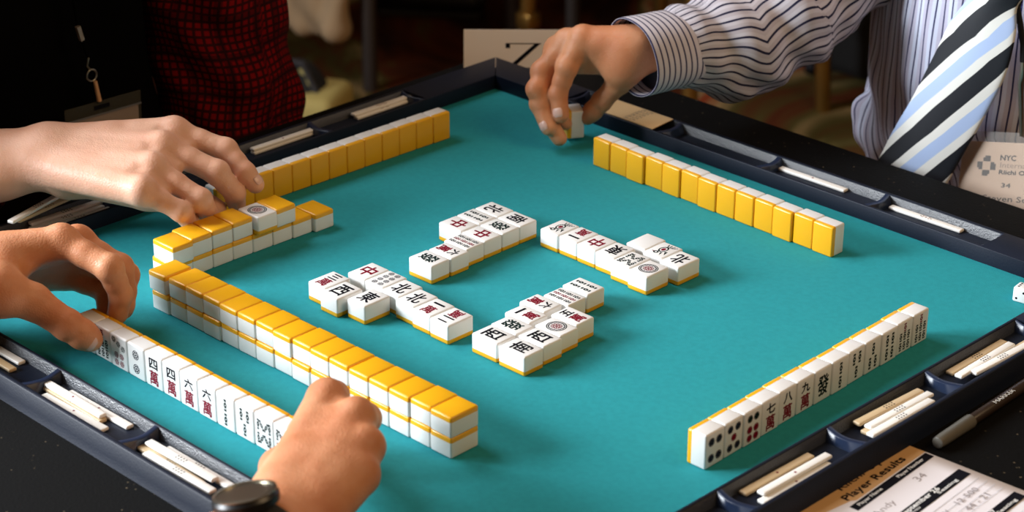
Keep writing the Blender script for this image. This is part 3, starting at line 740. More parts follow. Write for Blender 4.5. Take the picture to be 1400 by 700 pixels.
FR = {'index': (1.02, .92, .80, .70), 'middle': (1.02, .94, .82, .72), 'ring': (.98, .88, .77, .67), 'pinky': (.88, .77, .66, .58), 'thumb': (1.35, 1.15, 1.0, .84)}
def nrm(v): v = np.array(v, float); return v/np.linalg.norm(v)
def hand(lo, hi, h, wrist, fingers, arm, palm_n, web=.5, scale=1.0, palm_r=(1.35, 1.08), extra=None, bump=.12, tk=1.0):
    """wrist: centre; fingers: name -> [joint0 (knuckle), joint1, joint2, tip]; arm: [(point, radius)...] from the wrist outwards"""
    base = Field(lo, hi, h); wrist = np.array(wrist, float); pn = nrm(palm_n)
    K = {k: np.array(v[0], float) for k, v in fingers.items()}
    order = [k for k in ('index', 'middle', 'ring', 'pinky') if k in K]
    across = nrm(K[order[-1]]-K[order[0]])
    for i, k in enumerate(order):
        w = wrist+across*(-1.5+1.0*i)*1.0
        base.cap(w, K[k]-pn*.12, palm_r[0]*scale, palm_r[1]*scale*(.9 if k == 'pinky' else 1), k=.9)
        if i: # fill between neighbours
            j = order[i-1]; mid = (K[k]+K[j])/2; base.cap((wrist+w)/2+(mid-wrist)*.15, wrist+(mid-wrist)*.86, 1.2*scale, 1.0*scale, k=.7)
        tend = wrist+(K[k]-wrist)*.55-pn*0; 
        base.cap(tend+pn*-.0, K[k]+pn*.1, .5*scale, .92*scale, k=.6)
        base.ell(K[k]+pn*bump*scale, (.92*scale,)*3, k=.6)
        J1 = np.array(fingers[k][1], float)
        if i:
            j = order[i-1]; K1 = np.array(fingers[j][1], float); tip_ = (K[k]+(J1-K[k])*.34+K[j]+(K1-K[j])*.34)/2
            base.cap((K[k]+K[j])/2-pn*.2, tip_-pn*.25, .82*scale, .62*scale, k=.5)
    if 'thumb' in K:
        t = fingers['thumb']; base.cap(t[0], t[1], 1.45*scale*tk, 1.2*scale*tk, k=1.1); base.cap(t[0], (K[order[0]]+wrist)/2, 1.3*scale, 1.1*scale, k=1.2)
        base.cap(wrist+(np.array(t[1])-wrist)*.6, wrist+(K[order[0]]-wrist)*.72, .85*scale, .8*scale, k=1.0)
        base.cap(wrist, t[0], 1.8*scale, 1.4*scale, k=1.2)
    fl = base.like()
    for k, J in fingers.items():
        r = [x*scale*(tk if k == 'thumb' else 1) for x in FR[k]]; J = [np.array(j, float) for j in J]
        f = base.like()
        if k == 'thumb':
            f.cap(J[1], J[2], r[1], r[2], k=.2); d = J[3]-J[2]
            f.cap(J[2], J[2]+d*.55, r[2]*.98, r[2]*1.0, k=.22); f.cap(J[2]+d*.5, J[3]-nrm(d)*r[3]*.6, r[2]*.98, r[3]*.95, k=.3)
            f.ell(J[2], (r[2]*1.07,)*3, k=.25)
        else:
            m01 = (J[0]+J[1])/2
            f.cap(J[0], m01, r[0], r[1]*.98, k=.2); f.cap(m01, J[1], r[1]*.96, r[1], k=.3); f.ell(J[1], (r[1]*1.06,)*3, k=.25)
            m12 = (J[1]+J[2])/2
            f.cap(J[1], m12, r[1]*.98, r[2]*1.02, k=.25); f.cap(m12, J[2], r[2]*1.0, r[2]*.98, k=.25); f.ell(J[2], (r[2]*1.02,)*3, k=.2)
            d = J[3]-J[2]; e = J[3]-nrm(d)*r[3]*.55
            f.cap(J[2], e, r[2]*.96, r[3], k=.2)
        fl.merge(f, .12)
    base.merge(fl, web)
    for i in range(len(arm)-1):
        (a, ra), (b, rb) = arm[i], arm[i+1]
        base.cap(a, b, ra, rb, k=1.4, sq=(arm_flat, 1.32) if (arm_flat := globals().get('ARM_FLAT')) is not None else None)
    if extra: extra(base)
    P, F = base.mesh(); P = relax(P, F, 2, .4)
    return P, F
def nail(par, org, J2, J3, up, r, w=.62, l=.62, col=None):
    J2 = np.array(J2, float); J3 = np.array(J3, float); d = nrm(J3-J2); u = np.array(up, float); u = nrm(u-d*(u@d)); s = np.cross(d, u)
    c = J3-d*(r*.75)
    m = MB(); n, q = 7, 9; vs = []; fs = []
    for i in range(n+1):
        for j in range(q+1):
            a = -1+2*i/n; b = -1+2*j/q
            t = l*a; lw = w*math.sqrt(max(0, 1-abs(a)**3.2*.55)); ang = b*lw/r*.95
            rr = r*1.02+.03-.05*abs(a)**4-(.10*(a > 0)*a*a)
            p = c+d*t*.75+u*rr*math.cos(ang)+s*rr*math.sin(ang)
            vs.append(tuple(p))
    fs = [(i*(q+1)+j, (i+1)*(q+1)+j, (i+1)*(q+1)+j+1, i*(q+1)+j+1) for i in range(n) for j in range(q)]
    m.add(vs, fs); o = m.build('fingernail', col or M_NAIL, par, org=org, smooth=60)
    o.modifiers.new('s', 'SOLIDIFY').thickness = -.0004
    return o
def A3(p): return np.array(at(*p), float)
def plen(name, J):
    print(name, ' '.join('%.2f' % np.linalg.norm(np.array(J[i+1])-np.array(J[i])) for i in range(len(J)-1)), '| tip', np.round(J[-1], 2))
# ================================================================== left player (fair hand, black top, plaid shirt)
pD = (-22, -42, -30)
PD = empty('person', pD, 0, 'person in a black top and red plaid shirt reaching over the left wall', 'person')
wr = A3((62, 212, 6.3))
FD = {'index': [A3((238, 180, 7.9)), (6.6, -38.35, 6.5), (8.75, -38.05, 5.05), (9.75, -37.55, 3.75)],
      'middle': [A3((221, 200, 7.7)), (8.45, -40.75, 5.75), (8.9, -39.4, 3.6), (8.5, -38.9, 2.1)],
      'ring': [A3((207, 229, 7.0)), (10.1, -43.85, 4.75), (9.3, -42.5, 2.9), (8.2, -41.5, 1.5)],
      'pinky': [A3((193, 260, 6.2)), (10.05, -45.8, 4.35), (9.45, -44.5, 2.7), (8.6, -43.6, 1.5)],
      'thumb': [wr+np.array((2.2, .6, -1.4)), (4.4, -45.0, 3.8), (6.6, -42.2, 2.8), (8.3, -40.3, 2.1)]}
for k, J in FD.items(): plen('D '+k, J)
elD = np.array((-17.0, -66.0, 2.0))
ARM_FLAT = np.cross(nrm(wr-elD), nrm((.3, -.3, .9)))*0+nrm((.25, -.2, .95))
d = nrm(elD-wr)
P, F = hand((-22, -72, -3), (13, -34, 13), .14, wr, FD, [(wr, 2.75), (wr+d*4, 3.15), (wr+d*9, 3.6), (elD, 4.4)], (.15, -.1, 1), palm_r=(1.6, 1.25), scale=1.09, bump=-.06)
bd = mesh_obj('body', P, F, SK_D, PD, pD)
nail(bd, pD, FD['index'][2], FD['index'][3], (.75, .1, .75), .78, w=.52, l=.58)
# ================================================================== near player
pA = (32, -100, -30)
PA = empty('person', pA, 0, 'near person with two bare hands on the near tile row, wearing a black wristwatch', 'person')
wl = A3((-62, 368, 5.8))
FL = {'index': [A3((84, 330, 7.6)), (18.35, -58.55, 6.35), (18.5, -57.85, 3.95), (18.1, -58.1, 1.9)],
      'middle': [(13.4, -57.9, 6.6), A3((163, 366, 5.2)), A3((170, 398, 3.2)), A3((168, 430, 1.5))],
      'ring': [(12.2, -57.6, 5.0), (15.9, -55.5, 3.9), (17.3, -56.9, 2.4), (17.2, -58.0, 1.2)],
      'pinky': [(11.4, -58.2, 3.4), (14.4, -56.4, 2.3), (15.6, -57.3, 1.3), (15.9, -58.2, 1.0)],
      'thumb': [A3((-5, 398, 6.2)), A3((44, 412, 5.0)), A3((92, 444, 3.4)), A3((133, 470, 1.75))]}
for k, J in FL.items(): plen('AL '+k, J)
el = wl+np.array((-9.5, -17, -1.0)); d = nrm(el-wl)
ARM_FLAT = nrm((.2, .1, 1))
P1, F1 = hand((-6, -90, -2), (24, -51, 13), .14, wl, FL, [(wl, 2.8), (wl+d*4, 3.1), (wl+d*9, 3.6), (el, 4.2)], (-.15, .25, 1), palm_r=(1.5, 1.15), scale=1.12)
wq = A3((374, 736, 4.6))
FQ = {'index': [A3((447, 545, 6.9)), A3((457, 541, 4.9)), A3((452, 570, 3.0)), A3((440, 590, 1.7))],
      'middle': [A3((486, 571, 7.0)), A3((500, 572, 4.9)), A3((492, 600, 2.9)), A3((478, 615, 1.6))],
      'ring': [A3((498, 610, 6.3)), A3((506, 612, 4.2)), A3((498, 636, 2.5)), A3((485, 648, 1.5))],
      'pinky': [A3((492, 650, 5.5)), A3((496, 650, 3.7)), A3((490, 668, 2.3)), A3((480, 675, 1.5))],
      'thumb': [A3((385, 680, 5.0)), A3((382, 640, 4.2)), A3((405, 612, 3.2)), A3((428, 592, 2.4))]}
for k, J in FQ.items(): plen('AR '+k, J)
print('AR wrist-mcp', np.linalg.norm(FQ['middle'][0]-wq), wq)
er = wq+np.array((4, -20, 1.5)); d = nrm(er-wq)
P2, F2 = hand((38, -98, -2), (64, -54, 13), .14, wq, FQ, [(wq, 3.1), (wq+d*4, 3.3), (wq+d*9, 3.7), (er, 4.3)], (.2, -.25, 1), palm_r=(1.65, 1.3), scale=1.06)
ba = mesh_obj('arm', P1, F1, SK_A, PA, pA, label='left hand pinching the end of the tile row')
mesh_obj('arm', P2, F2, SK_A, PA, pA, label='right fist over the other end of the row')
nail(ba, pA, FL['thumb'][2], FL['thumb'][3], (.62, -.8, .25), .95, w=.72, l=.75)
# wristwatch on the right wrist
M_STRAP = mat('watch_strap', (46, 46, 46), rough=.6, bump=.4, bscale=300); M_STEEL = mat('steel', (170, 165, 150), rough=.3, metal=1)
ax = nrm(er-wq); upw = nrm(np.array((-.25, -.1, 1))-ax*(np.array((-.25, -.1, 1))@ax)); sd_ = np.cross(ax, upw)
wc = wq+ax*1.9
wo = tuple(wc)
m = MB(); n = 40; vs = []; fs = []
prof = [(-1.0, 0), (-1.0, .22), (-.8, .32), (.8, .32), (1.0, .22), (1.0, 0)]
for i in range(n):
    a = 2*math.pi*i/n
    for t, q in prof:
        p = wc+ax*t+sd_*(3.5+q)*math.cos(a)+upw*(2.75+q)*math.sin(a); vs.append(tuple(p))
k6 = len(prof)
for i in range(n):
    for j in range(k6): fs.append((i*k6+j, i*k6+(j+1) % k6, ((i+1) % n)*k6+(j+1) % k6, ((i+1) % n)*k6+j))
m.add(vs, fs); st = m.build('watch_strap', M_STRAP, PA, org=pA, smooth=40, label='black wristwatch strap')
cw = wc+upw*2.85+sd_*(-.3)
def loft(rs, seg=36, c=cw, a=upw, mi=0):
    m = MB(); vs = []; e1 = ax; e2 = np.cross(a, ax)
    for r, z in rs:
        for k in range(seg):
            t = 2*math.pi*k/seg; vs.append(tuple(c+a*z+e1*r*math.cos(t)+e2*r*math.sin(t)))
    fs = [(i*seg+k, i*seg+(k+1) % seg, (i+1)*seg+(k+1) % seg, (i+1)*seg+k) for i in range(len(rs)-1) for k in range(seg)]
    fs += [tuple(range(seg))[::-1], tuple((len(rs)-1)*seg+k for k in range(seg))]
    m.add(vs, fs); return m
wcase = loft([(1.7, 0), (2.0, .15), (2.05, .6), (1.9, .85)]).build('watch_case', mat('watch_black', (20, 20, 22), rough=.35), st, org=pA, smooth=35)
loft([(1.95, .86), (1.95, .93), (1.72, .97), (1.70, .88)]).build('bezel', M_STEEL, st, org=pA, smooth=35)
# ================================================================== far player (striped shirt, tie)
pC = (44, 30, -40)
PC = empty('person', pC, 0, 'person in a striped dress shirt and diagonal striped tie holding up one tile', 'person')
wc_ = A3((864, 70, 9.0))
FC = {'index': [A3((797, 53, 9.9)), A3((775, 92, 7.5)), A3((763, 128, 5.1)), A3((768, 163, 3.0))],
      'middle': [A3((775, 58, 9.2)), A3((741, 98, 6.6)), A3((737, 142, 4.0)), A3((753, 180, 1.9))],
      'ring': [A3((762, 68, 8.2)), A3((734, 122, 5.3)), A3((748, 164, 2.7)), A3((768, 194, .75))],
      'pinky': [A3((765, 84, 7.0)), A3((748, 132, 4.6)), A3((762, 158, 2.8)), A3((776, 172, 1.6))],
      'thumb': [A3((852, 92, 7.6)), A3((848, 111, 6.0)), A3((823, 138, 3.9)), A3((799, 165, 1.9))]}
for k, J in FC.items(): plen('C '+k, J)
print('C wrist-mcp', [round(float(np.linalg.norm(FC[k][0]-wc_)), 1) for k in FC], wc_)
wa = wc_+np.array((1.9, 3.6, .1)); wb = wc_+np.array((3.3, 8.5, -.2))
ARM_FLAT = nrm((.5, -.2, .8))
P, F = hand((6, -16, -1), (32, 14, 15), .13, wc_, FC, [(wc_, 2.05), (wa, 2.2), (wb, 2.6)], (-.1, .25, 1), palm_r=(1.3, 1.05), scale=1.08, tk=.84)
bc = mesh_obj('body', P, F, SK_C, PC, pC)
nail(bc, pC, FC['index'][2], FC['index'][3], (.35, -1, .1), .77, w=.55, l=.62)
nail(bc, pC, FC['middle'][2], FC['middle'][3], (.1, -1, .1), .79, w=.52, l=.6)
t0 = at(783.5, 184, .35)
held = tile('p5', 'stand', t0[0], t0[1], .35, R(147), 'white and yellow tile held upright between the far player\'s thumb and fingers', None)

# ---- cloth materials driven by the garment's own thread coordinates
def stripes(name, base, line, pitch, width, axis=0, base2=None, rough=.8):
    m = bpy.data.materials.new(name); m.use_nodes = True; nt = m.node_tree; b = nt.nodes['Principled BSDF']; b.inputs['Roughness'].default_value = rough; b.inputs['Specular IOR Level'].default_value = .2
    a = nt.nodes.new('ShaderNodeAttribute'); a.attribute_name = 'cloth'; s = nt.nodes.new('ShaderNodeSeparateXYZ'); nt.links.new(a.outputs['Vector'], s.inputs[0])
    def M(op, *v):
        n = nt.nodes.new('ShaderNodeMath'); n.operation = op
        for i, q in enumerate(v):
            if isinstance(q, (int, float)): n.inputs[i].default_value = q
            else: nt.links.new(q, n.inputs[i])
        return n.outputs[0]
    fr = M('FRACT', M('MULTIPLY', s.outputs[axis], 1/pitch))
    d = M('ABSOLUTE', M('SUBTRACT', fr, .5)); mk = M('LESS_THAN', d, width/pitch/2)
    mx = nt.nodes.new('ShaderNodeMix'); mx.data_type = 'RGBA'; nt.links.new(mk, mx.inputs['Factor']); mx.inputs['A'].default_value = lin(*base); mx.inputs['B'].default_value = lin(*line)
    if base2:
        fr2 = M('FRACT', M('MULTIPLY', s.outputs[axis], .5/pitch)); m2 = M('LESS_THAN', fr2, .5)
        my = nt.nodes.new('ShaderNodeMix'); my.data_type = 'RGBA'; nt.links.new(m2, my.inputs['Factor']); my.inputs['A'].default_value = lin(*base); my.inputs['B'].default_value = lin(*base2)
        nt.links.new(my.outputs['Result'], mx.inputs['A'])
    nt.links.new(mx.outputs['Result'], b.inputs['Base Color']); return m
def plaid(name):
    m = bpy.data.materials.new(name); m.use_nodes = True; nt = m.node_tree; b = nt.nodes['Principled BSDF']; b.inputs['Roughness'].default_value = .9; b.inputs['Specular IOR Level'].default_value = .1
    a = nt.nodes.new('ShaderNodeAttribute'); a.attribute_name = 'cloth'; s = nt.nodes.new('ShaderNodeSeparateXYZ'); nt.links.new(a.outputs['Vector'], s.inputs[0])
    def M(op, *v):
        n = nt.nodes.new('ShaderNodeMath'); n.operation = op
        for i, q in enumerate(v):
            if isinstance(q, (int, float)): n.inputs[i].default_value = q
            else: nt.links.new(q, n.inputs[i])
        return n.outputs[0]
    def band(ax, p, w, o=0): return M('LESS_THAN', M('ABSOLUTE', M('SUBTRACT', M('FRACT', M('ADD', M('MULTIPLY', s.outputs[ax], 1/p), o)), .5)), w/2)
    k = M('MINIMUM', M('ADD', band(0, .74, .36), band(1, .74, .36)), 1); k2 = M('MINIMUM', M('ADD', band(0, 3.8, .2, .25), band(1, 3.8, .2, .25)), 1)
    m1 = nt.nodes.new('ShaderNodeMix'); m1.data_type = 'RGBA'; nt.links.new(M('MULTIPLY', k, .85), m1.inputs['Factor']); m1.inputs['A'].default_value = lin(118, 6, 10); m1.inputs['B'].default_value = lin(12, 6, 8)
    m2 = nt.nodes.new('ShaderNodeMix'); m2.data_type = 'RGBA'; nt.links.new(M('MULTIPLY', k2, .6), m2.inputs['Factor']); nt.links.new(m1.outputs['Result'], m2.inputs['A']); m2.inputs['B'].default_value = lin(30, 6, 10)
    nt.links.new(m2.outputs['Result'], b.inputs['Base Color']); return m
def along(P, path, ref, r0):
    """thread coordinates of a sleeve: (arc around, length along)"""
    P = np.array(P); best = np.full(len(P), 1e9); out = np.zeros((len(P), 3)); L0 = 0; ref = np.array(ref, float)
    for i in range(len(path)-1):
        a, b = np.array(path[i], float), np.array(path[i+1], float); d = b-a; L = np.linalg.norm(d); d /= L
        t = (P-a)@d; tc = np.clip(t, 0 if i else -50, L if i < len(path)-2 else L+50); q = P-a-tc[:, None]*d; r = np.linalg.norm(q, axis=1); dist = r+np.abs(t-tc)
        e1 = nrm(ref-d*(ref@d)); e2 = np.cross(d, e1); ang = np.arctan2(q@e2, q@e1)
        k = dist < best; best[k] = dist[k]; out[k] = np.stack([ang*r0, L0+tc, np.zeros(len(P))], 1)[k]; L0 += L
    return out
def wrinkle(F_, fn): X, Y, Z = F_.grid(); F_.v = (F_.v+fn(X, Y, Z)).astype(f32)

M_SH1 = stripes('shirt_stripes', (206, 212, 232), (38, 38, 84), .92, .16, 0, (190, 188, 208))
M_SH2 = stripes('sleeve_stripes', (196, 192, 200), (30, 30, 58), .86, .20, 0, (184, 178, 186))
M_CUF = stripes('cuff_stripes', (196, 190, 196), (46, 46, 78), .60, .16, 1)
# sleeve
c0_ = np.array(A3((864, 79, 8.8))); cax = nrm((.27, .96, .02)); print('cuff axis', cax, c0_)
cE = c0_+cax*5.4
s1 = cE+cax*.6
s2 = np.array(aty(1010, 60, 9.0)); s3 = np.array(aty(1085, 12, 14.5)); s4 = np.array(aty(1150, -60, 20)); s5 = np.array(aty(1230, -190, 27))
print('sleeve pts', s1, s2, s3, s4, s5)
SF = Field((14, -8, -4), (48, 38, 36), .25)
SF.cap(s1, s2, 3.9, 4.9, k=1.0).cap(s2, s3, 4.9, 5.0, k=1.5).cap(s3, s4, 5.0, 5.6, k=1.5).cap(s4, s5, 5.6, 7.0, k=1.5)
sp = [s1, s2, s3, s4, s5]
Xg, Yg, Zg = SF.grid()
dv2 = nrm(s3-s1)
def wr_fn(X, Y, Z):
    t = (X-s1[0])*dv2[0]+(Y-s1[1])*dv2[1]+(Z-s1[2])*dv2[2]
    a = (X-s1[0])*.55-(Y-s1[1])*.2+(Z-s1[2])*.8
    return .24*np.sin(t*1.15+.9*np.sin(a*.75)+.5*Z)*np.clip((t+1)/3, 0, 1)+.09*np.sin(t*2.3-a*1.1+1.2*np.sin(Z*.6))+.08*np.sin(a*2.4+t*.5)
wrinkle(SF, wr_fn)
P, F = SF.mesh(); 
ca = along(P, sp, (0, 0, -1), 4.6)
tt = ca[:, 1]; ca[:, 0] += .24*np.sin(tt*.8)+.10*np.sin(tt*1.7+ca[:, 0]*.5)
shirt_parts = []
slv = mesh_obj('sleeve', P, F, M_SH2, PC, pC, ca)
# cuff: an open, slightly flared shell
n, q = 64, 8; e1 = nrm(np.cross(cax, (0, 0, 1))); e2 = np.cross(cax, e1)
vs = []; cc_ = []
prof = [(5.6, 3.55, 0), (5.4, 3.72, 0), (3.6, 3.8, 0), (1.8, 3.82, 0), (.15, 3.88, 0), (0, 3.82, 0), (.1, 3.68, 0), (2.5, 3.6, 0), (5.4, 3.4, 0)]
for i in range(n):
    a = 2*math.pi*i/n
    for t, r, _ in prof:
        rr = r*(1+.03*math.sin(2*a+.6)+.012*math.sin(5*a)); p = c0_+cax*(t+.25*math.sin(a+1.0))+(e1*math.cos(a)*1.0+e2*math.sin(a)*.94)*rr
        vs.append(tuple(p)); cc_.append((a*3.7, t+.2, 0))
k9 = len(prof); fs = np.array([(i*k9+j, i*k9+j+1, ((i+1) % n)*k9+j+1, ((i+1) % n)*k9+j) for i in range(n) for j in range(k9-1)])
cf = mesh_obj('cuff', np.array(vs), fs, M_CUF, PC, pC, np.array(cc_))
# dark capped tube filling the inside of the cuff
m = MB(); m.tube([tuple(c0_+cax*2.0), tuple(c0_+cax*5.5)], 3.3, 32); m.build('cuff_dark_core', mat('cuff_core_navy', (28, 28, 44), rough=.9), PC, org=pC, smooth=40)
# torso of the shirt
TF = Field((22, 12, -34), (72, 46, 34), .36)
TF.ell((39.5, 34, 6), (16.5, 15.2, 40), k=1)
TF.cap((32.0, 26.5, -4.8), (52, 30, -7), 3.6, 5.0, k=2.5)
TF.cap((35, 28, -9), (52, 30, -12), 5.0, 6.5, k=4)
TF.cap(s5, (40, 32, 26), 7.0, 10, k=3)
def wt_fn(X, Y, Z):
    return .32*np.sin(X*.75+Z*.35+1.2*np.sin(Z*.33))*np.clip((14-Z)/14, 0, 1)+.22*np.sin(Z*1.0-X*.8+1.5*np.sin(X*.4))*np.clip((8-Z)/12, 0, 1)+.10*np.sin(X*1.9+Z*.4)
q1, q2 = np.array(aty(1192, 150, 24.5)), np.array(aty(1222, 196, 24)); TF.cap(q1, q2, 1.9, 3.0, k=1.2)
wrinkle(TF, wt_fn)
P, F = TF.mesh()
ca = np.stack([np.arctan2(P[:, 0]-39.5, -(P[:, 1]-34))*15.0+.5*np.sin(P[:, 2]*.5)*np.clip((6-P[:, 2])/10, 0, 1)-np.clip(2-P[:, 2], 0, 12)*.28, P[:, 2], np.zeros(len(P))], 1)
sh_ = mesh_obj('shirt', P, F, M_SH1, PC, pC, ca)
# surface finder for things hanging on the shirt front
def front_y(x, z):
    i = int(round((x-TF.lo[0])/TF.h)); k = int(round((z-TF.lo[2])/TF.h)); i = min(max(i, 0), TF.v.shape[0]-1); k = min(max(k, 0), TF.v.shape[2]-1)
    col = TF.v[i, :, k]; j = np.argmax(col < 0); return TF.lo[1]+TF.h*j if col.min() < 0 else 40
# tie
def tie_mat():
    m = bpy.data.materials.new('tie_stripes'); m.use_nodes = True; nt = m.node_tree; b = nt.nodes['Principled BSDF']; b.inputs['Roughness'].default_value = .55
    a = nt.nodes.new('ShaderNodeAttribute'); a.attribute_name = 'cloth'; s = nt.nodes.new('ShaderNodeSeparateXYZ'); nt.links.new(a.outputs['Vector'], s.inputs[0])
    r = nt.nodes.new('ShaderNodeValToRGB'); r.color_ramp.interpolation = 'CONSTANT'
    f = nt.nodes.new('ShaderNodeMath'); f.operation = 'FRACT'; nt.links.new(s.outputs[0], f.inputs[0]); nt.links.new(f.outputs[0], r.inputs['Fac'])
    e = r.color_ramp.elements; e[0].position = 0; e[0].color = lin(20, 24, 32); e[1].position = .34; e[1].color = lin(232, 232, 226)
    x = e.new(.53); x.color = lin(176, 198, 236); x = e.new(.81); x.color = lin(232, 232, 226)
    nt.links.new(r.outputs['Color'], b.inputs['Base Color']); return m
rows = [(1402, 1462, -190), (1380, 1455, -120), (1360, 1448, -75), (1346, 1440, -40), (1336, 1412, -20), (1325, 1386, 0), (1302, 1389, 25), (1294, 1388, 40), (1278, 1381, 75), (1262, 1370, 105), (1246, 1353, 138), (1224, 1334, 172), (1205, 1312, 210), (1186, 1290, 250), (1170, 1275, 280)]
yT = 15.8
PT = []; cT = []
nb = 8
L0_, R0_ = np.array(aty(1278, 86, yT)), np.array(aty(1382, 6, yT))       # the upper edge of one black stripe
sl = (R0_[2]-L0_[2])/(R0_[0]-L0_[0]); per = abs(np.array(aty(1246, 138+5, yT))[2]-(L0_[2]+sl*(np.array(aty(1246, 143, yT))[0]-L0_[0])))
print('tie slope', sl, 'period', per)
per = 6.1; sl *= 1.12
for lx, rx, py in rows:
    a, b = np.array(aty(lx, py, yT)), np.array(aty(rx, py+(rx-lx)*.08, yT))
    for j in range(nb+1):
        t = j/nb; p = a+(b-a)*t; y = front_y(p[0], p[2]) 
        p[1] = yT+.35-.6*math.sin(math.pi*t); PT.append(p)
        cT.append(((L0_[2]+sl*(p[0]-L0_[0])-p[2]+.0)/per+.2+.02*math.sin(t*5+py*.05), 0, 0))
nr = len(rows); fs = np.array([(i*(nb+1)+j, (i+1)*(nb+1)+j, (i+1)*(nb+1)+j+1, i*(nb+1)+j+1) for i in range(nr-1) for j in range(nb)])
PT = np.array(PT); PT2 = PT.copy().reshape(nr, nb+1, 3)
for _ in range(3): PT2[1:-1, :, 1] = (PT2[:-2, :, 1]+PT2[1:-1, :, 1]*2+PT2[2:, :, 1])/4
tie = mesh_obj('tie', PT2.reshape(-1, 3), fs, tie_mat(), PC, pC, np.array(cT), label='tie with black, white and light blue diagonal stripes')
md = tie.modifiers.new('t', 'SOLIDIFY'); md.thickness = .005; md.offset = 1
md = tie.modifiers.new('s', 'SUBSURF'); md.levels = 2; md.render_levels = 2
# name badge
M_CLEAR = mat('clear_vinyl', (230, 226, 220), rough=.12, alpha=.12, spec=.7); M_BADGE = mat('badge_paper', (206, 176, 150), rough=.7)
yB = 16.9
b0, b1, b2 = (np.array(aty(1317, 192, yB)), np.array(aty(1400, 196, yB)), np.array(aty(1317, 262, yB)))
bu = nrm(b1-b0); bv = np.array((0, 0, -1.0)); bw = 9.6; bh = 6.6; bn = np.cross(bu, bv)
if bn[1] > 0: bn = -bn
bo = tuple(b0)
bad = empty('name_badge', bo, 0, 'clear name badge pouch hanging by the striped tie', 'badge')
T = Matrix(((bu[0], -bv[0], bn[0], 0), (bu[1], -bv[1], bn[1], 0), (bu[2], -bv[2], bn[2], 0), (0, 0, 0, 1)))
m = MB(); m.rbox((0, -bh, 0), (bw, 0, .05), .02, 1, 0, T); m.build('badge_card', M_BADGE, bad)
m = MB(); m.rbox((-.25, -bh-.25, .09), (bw+.25, 1.0, .13), .02, 1, 0, T); m.build('vinyl_pouch', M_CLEAR, bad)
m = MB(); zz = .058
cx, cy = 2.75, -2.3
for a in range(4):
    c, s_ = round(math.cos(a*math.pi/2)), round(math.sin(a*math.pi/2))
    def rp(pts): return [(cx+x*c-y*s_, cy+x*s_+y*c) for x, y in pts]
    m.flat(rp([(-.38, .42), (-.38, .80), (-.2, .80), (-.2, .98), (.38, .98), (.38, .42)]), zz, 0, T)
m.text('NYC', 4.95, -1.45, .5, 1.6, zz, 0, 0, T, bold=.03); m.text('International', 6.6, -2.15, .5, 4.8, zz, 0, 1, T); m.text('Riichi Open', 6.1, -2.9, .52, 3.9, zz, 0, 0, T, bold=.03)
m.text('34', 5.0, -4.1, .42, .95, zz, 0, 0, T, bold=.02); m.text('Steven Se', 5.0, -5.4, .55, 4.6, zz, 0, 0, T, bold=.01)
m.build('badge_print', [mat('print_dark', (44, 34, 30), rough=.7), mat('print_grey', (140, 118, 104), rough=.7)], bad)
m = MB(); cl = np.array(aty(1396, 108, 16.9))
m.tube([tuple(cl+(0, 0, 2.0)), tuple(cl+(.15, 0, .4)), tuple(cl+(0, 0, -.4)), tuple(np.array(aty(1397, 186, yB-.2)))], [.22, .34, .28, .2], 10)
m.build('badge_clip', M_STEEL, bad, org=bo, smooth=40)
m = MB(); m.tube([tuple(aty(1412, -60, 16.4)), tuple(aty(1391, 10, 16.6)), tuple(aty(1399, 60, 16.8)), tuple(cl+(0, 0, 1.6))], .28, 8)
m.build('lanyard_cord', mat('cord_black', (14, 14, 16), rough=.8), bad, org=bo, smooth=40)

# ================================================================== left player's clothes and badge
M_BLK = mat('black_cloth', (3, 3, 4), rough=.95, spec=.05)
M_PL = plaid('red_plaid')
BF = Field((-48, -66, -34), (-8, -16, 36), .45)
BF.ell((-27, -43, 2), (10.5, 17.5, 44), k=1)
BF.ell((-27, -30, -4), (9.5, 6, 30), k=3)
wrinkle(BF, lambda X, Y, Z: .35*np.sin(Y*.5+Z*.2+np.sin(Z*.4)))
P, F = BF.mesh(); mesh_obj('black_top', P, F, M_BLK, PD, pD)
a0 = np.array((-24, -20, 36)); a1 = np.array((-20, -19, 12)); a2 = np.array((-17.8, -19.0, -4)); a3 = np.array((-15, -24, -18))
QF = Field((-40, -36, -26), (-5, -6, 40), .28)
QF.cap(a0, a1, 7.2, 7.0, k=2).cap(a1, a2, 7.0, 6.9, k=2).cap(a2, a3, 6.9, 5.4, k=2)
def wp(X, Y, Z): return .32*np.sin(Z*.95+.6*Y+1.1*np.sin(Y*.5)+.4*X)+.22*np.sin(Z*.5-Y*.8)
wrinkle(QF, wp)
P, F = QF.mesh(); ca = along(P, [a0, a1, a2, a3], (-1, 0, 0), 7.0); ca[:, 0] += .4*np.sin(ca[:, 1]*.6); ca[:, 1] += .5*np.sin(ca[:, 0]*.4)
mesh_obj('plaid_sleeve', P, F, M_PL, PD, pD, ca)
b0_ = elD+nrm(wr-elD)*0; b1_ = wr-nrm(wr-elD)*7.2
RF = Field((-40, -80, -6), (0, -44, 36), .3)
RF.cap(b1_, elD, 4.1, 6.0, k=1).cap(elD, (-26, -62, 30), 6.0, 7.5, k=2)
wrinkle(RF, lambda X, Y, Z: .25*np.sin(X*1.2+Z*.8+Y*.3))
P, F = RF.mesh(); ca = along(P, [b1_, elD, np.array((-26, -62, 30))], (0, 0, -1), 5); mesh_obj('plaid_sleeve', P, F, M_PL, PD, pD, ca)
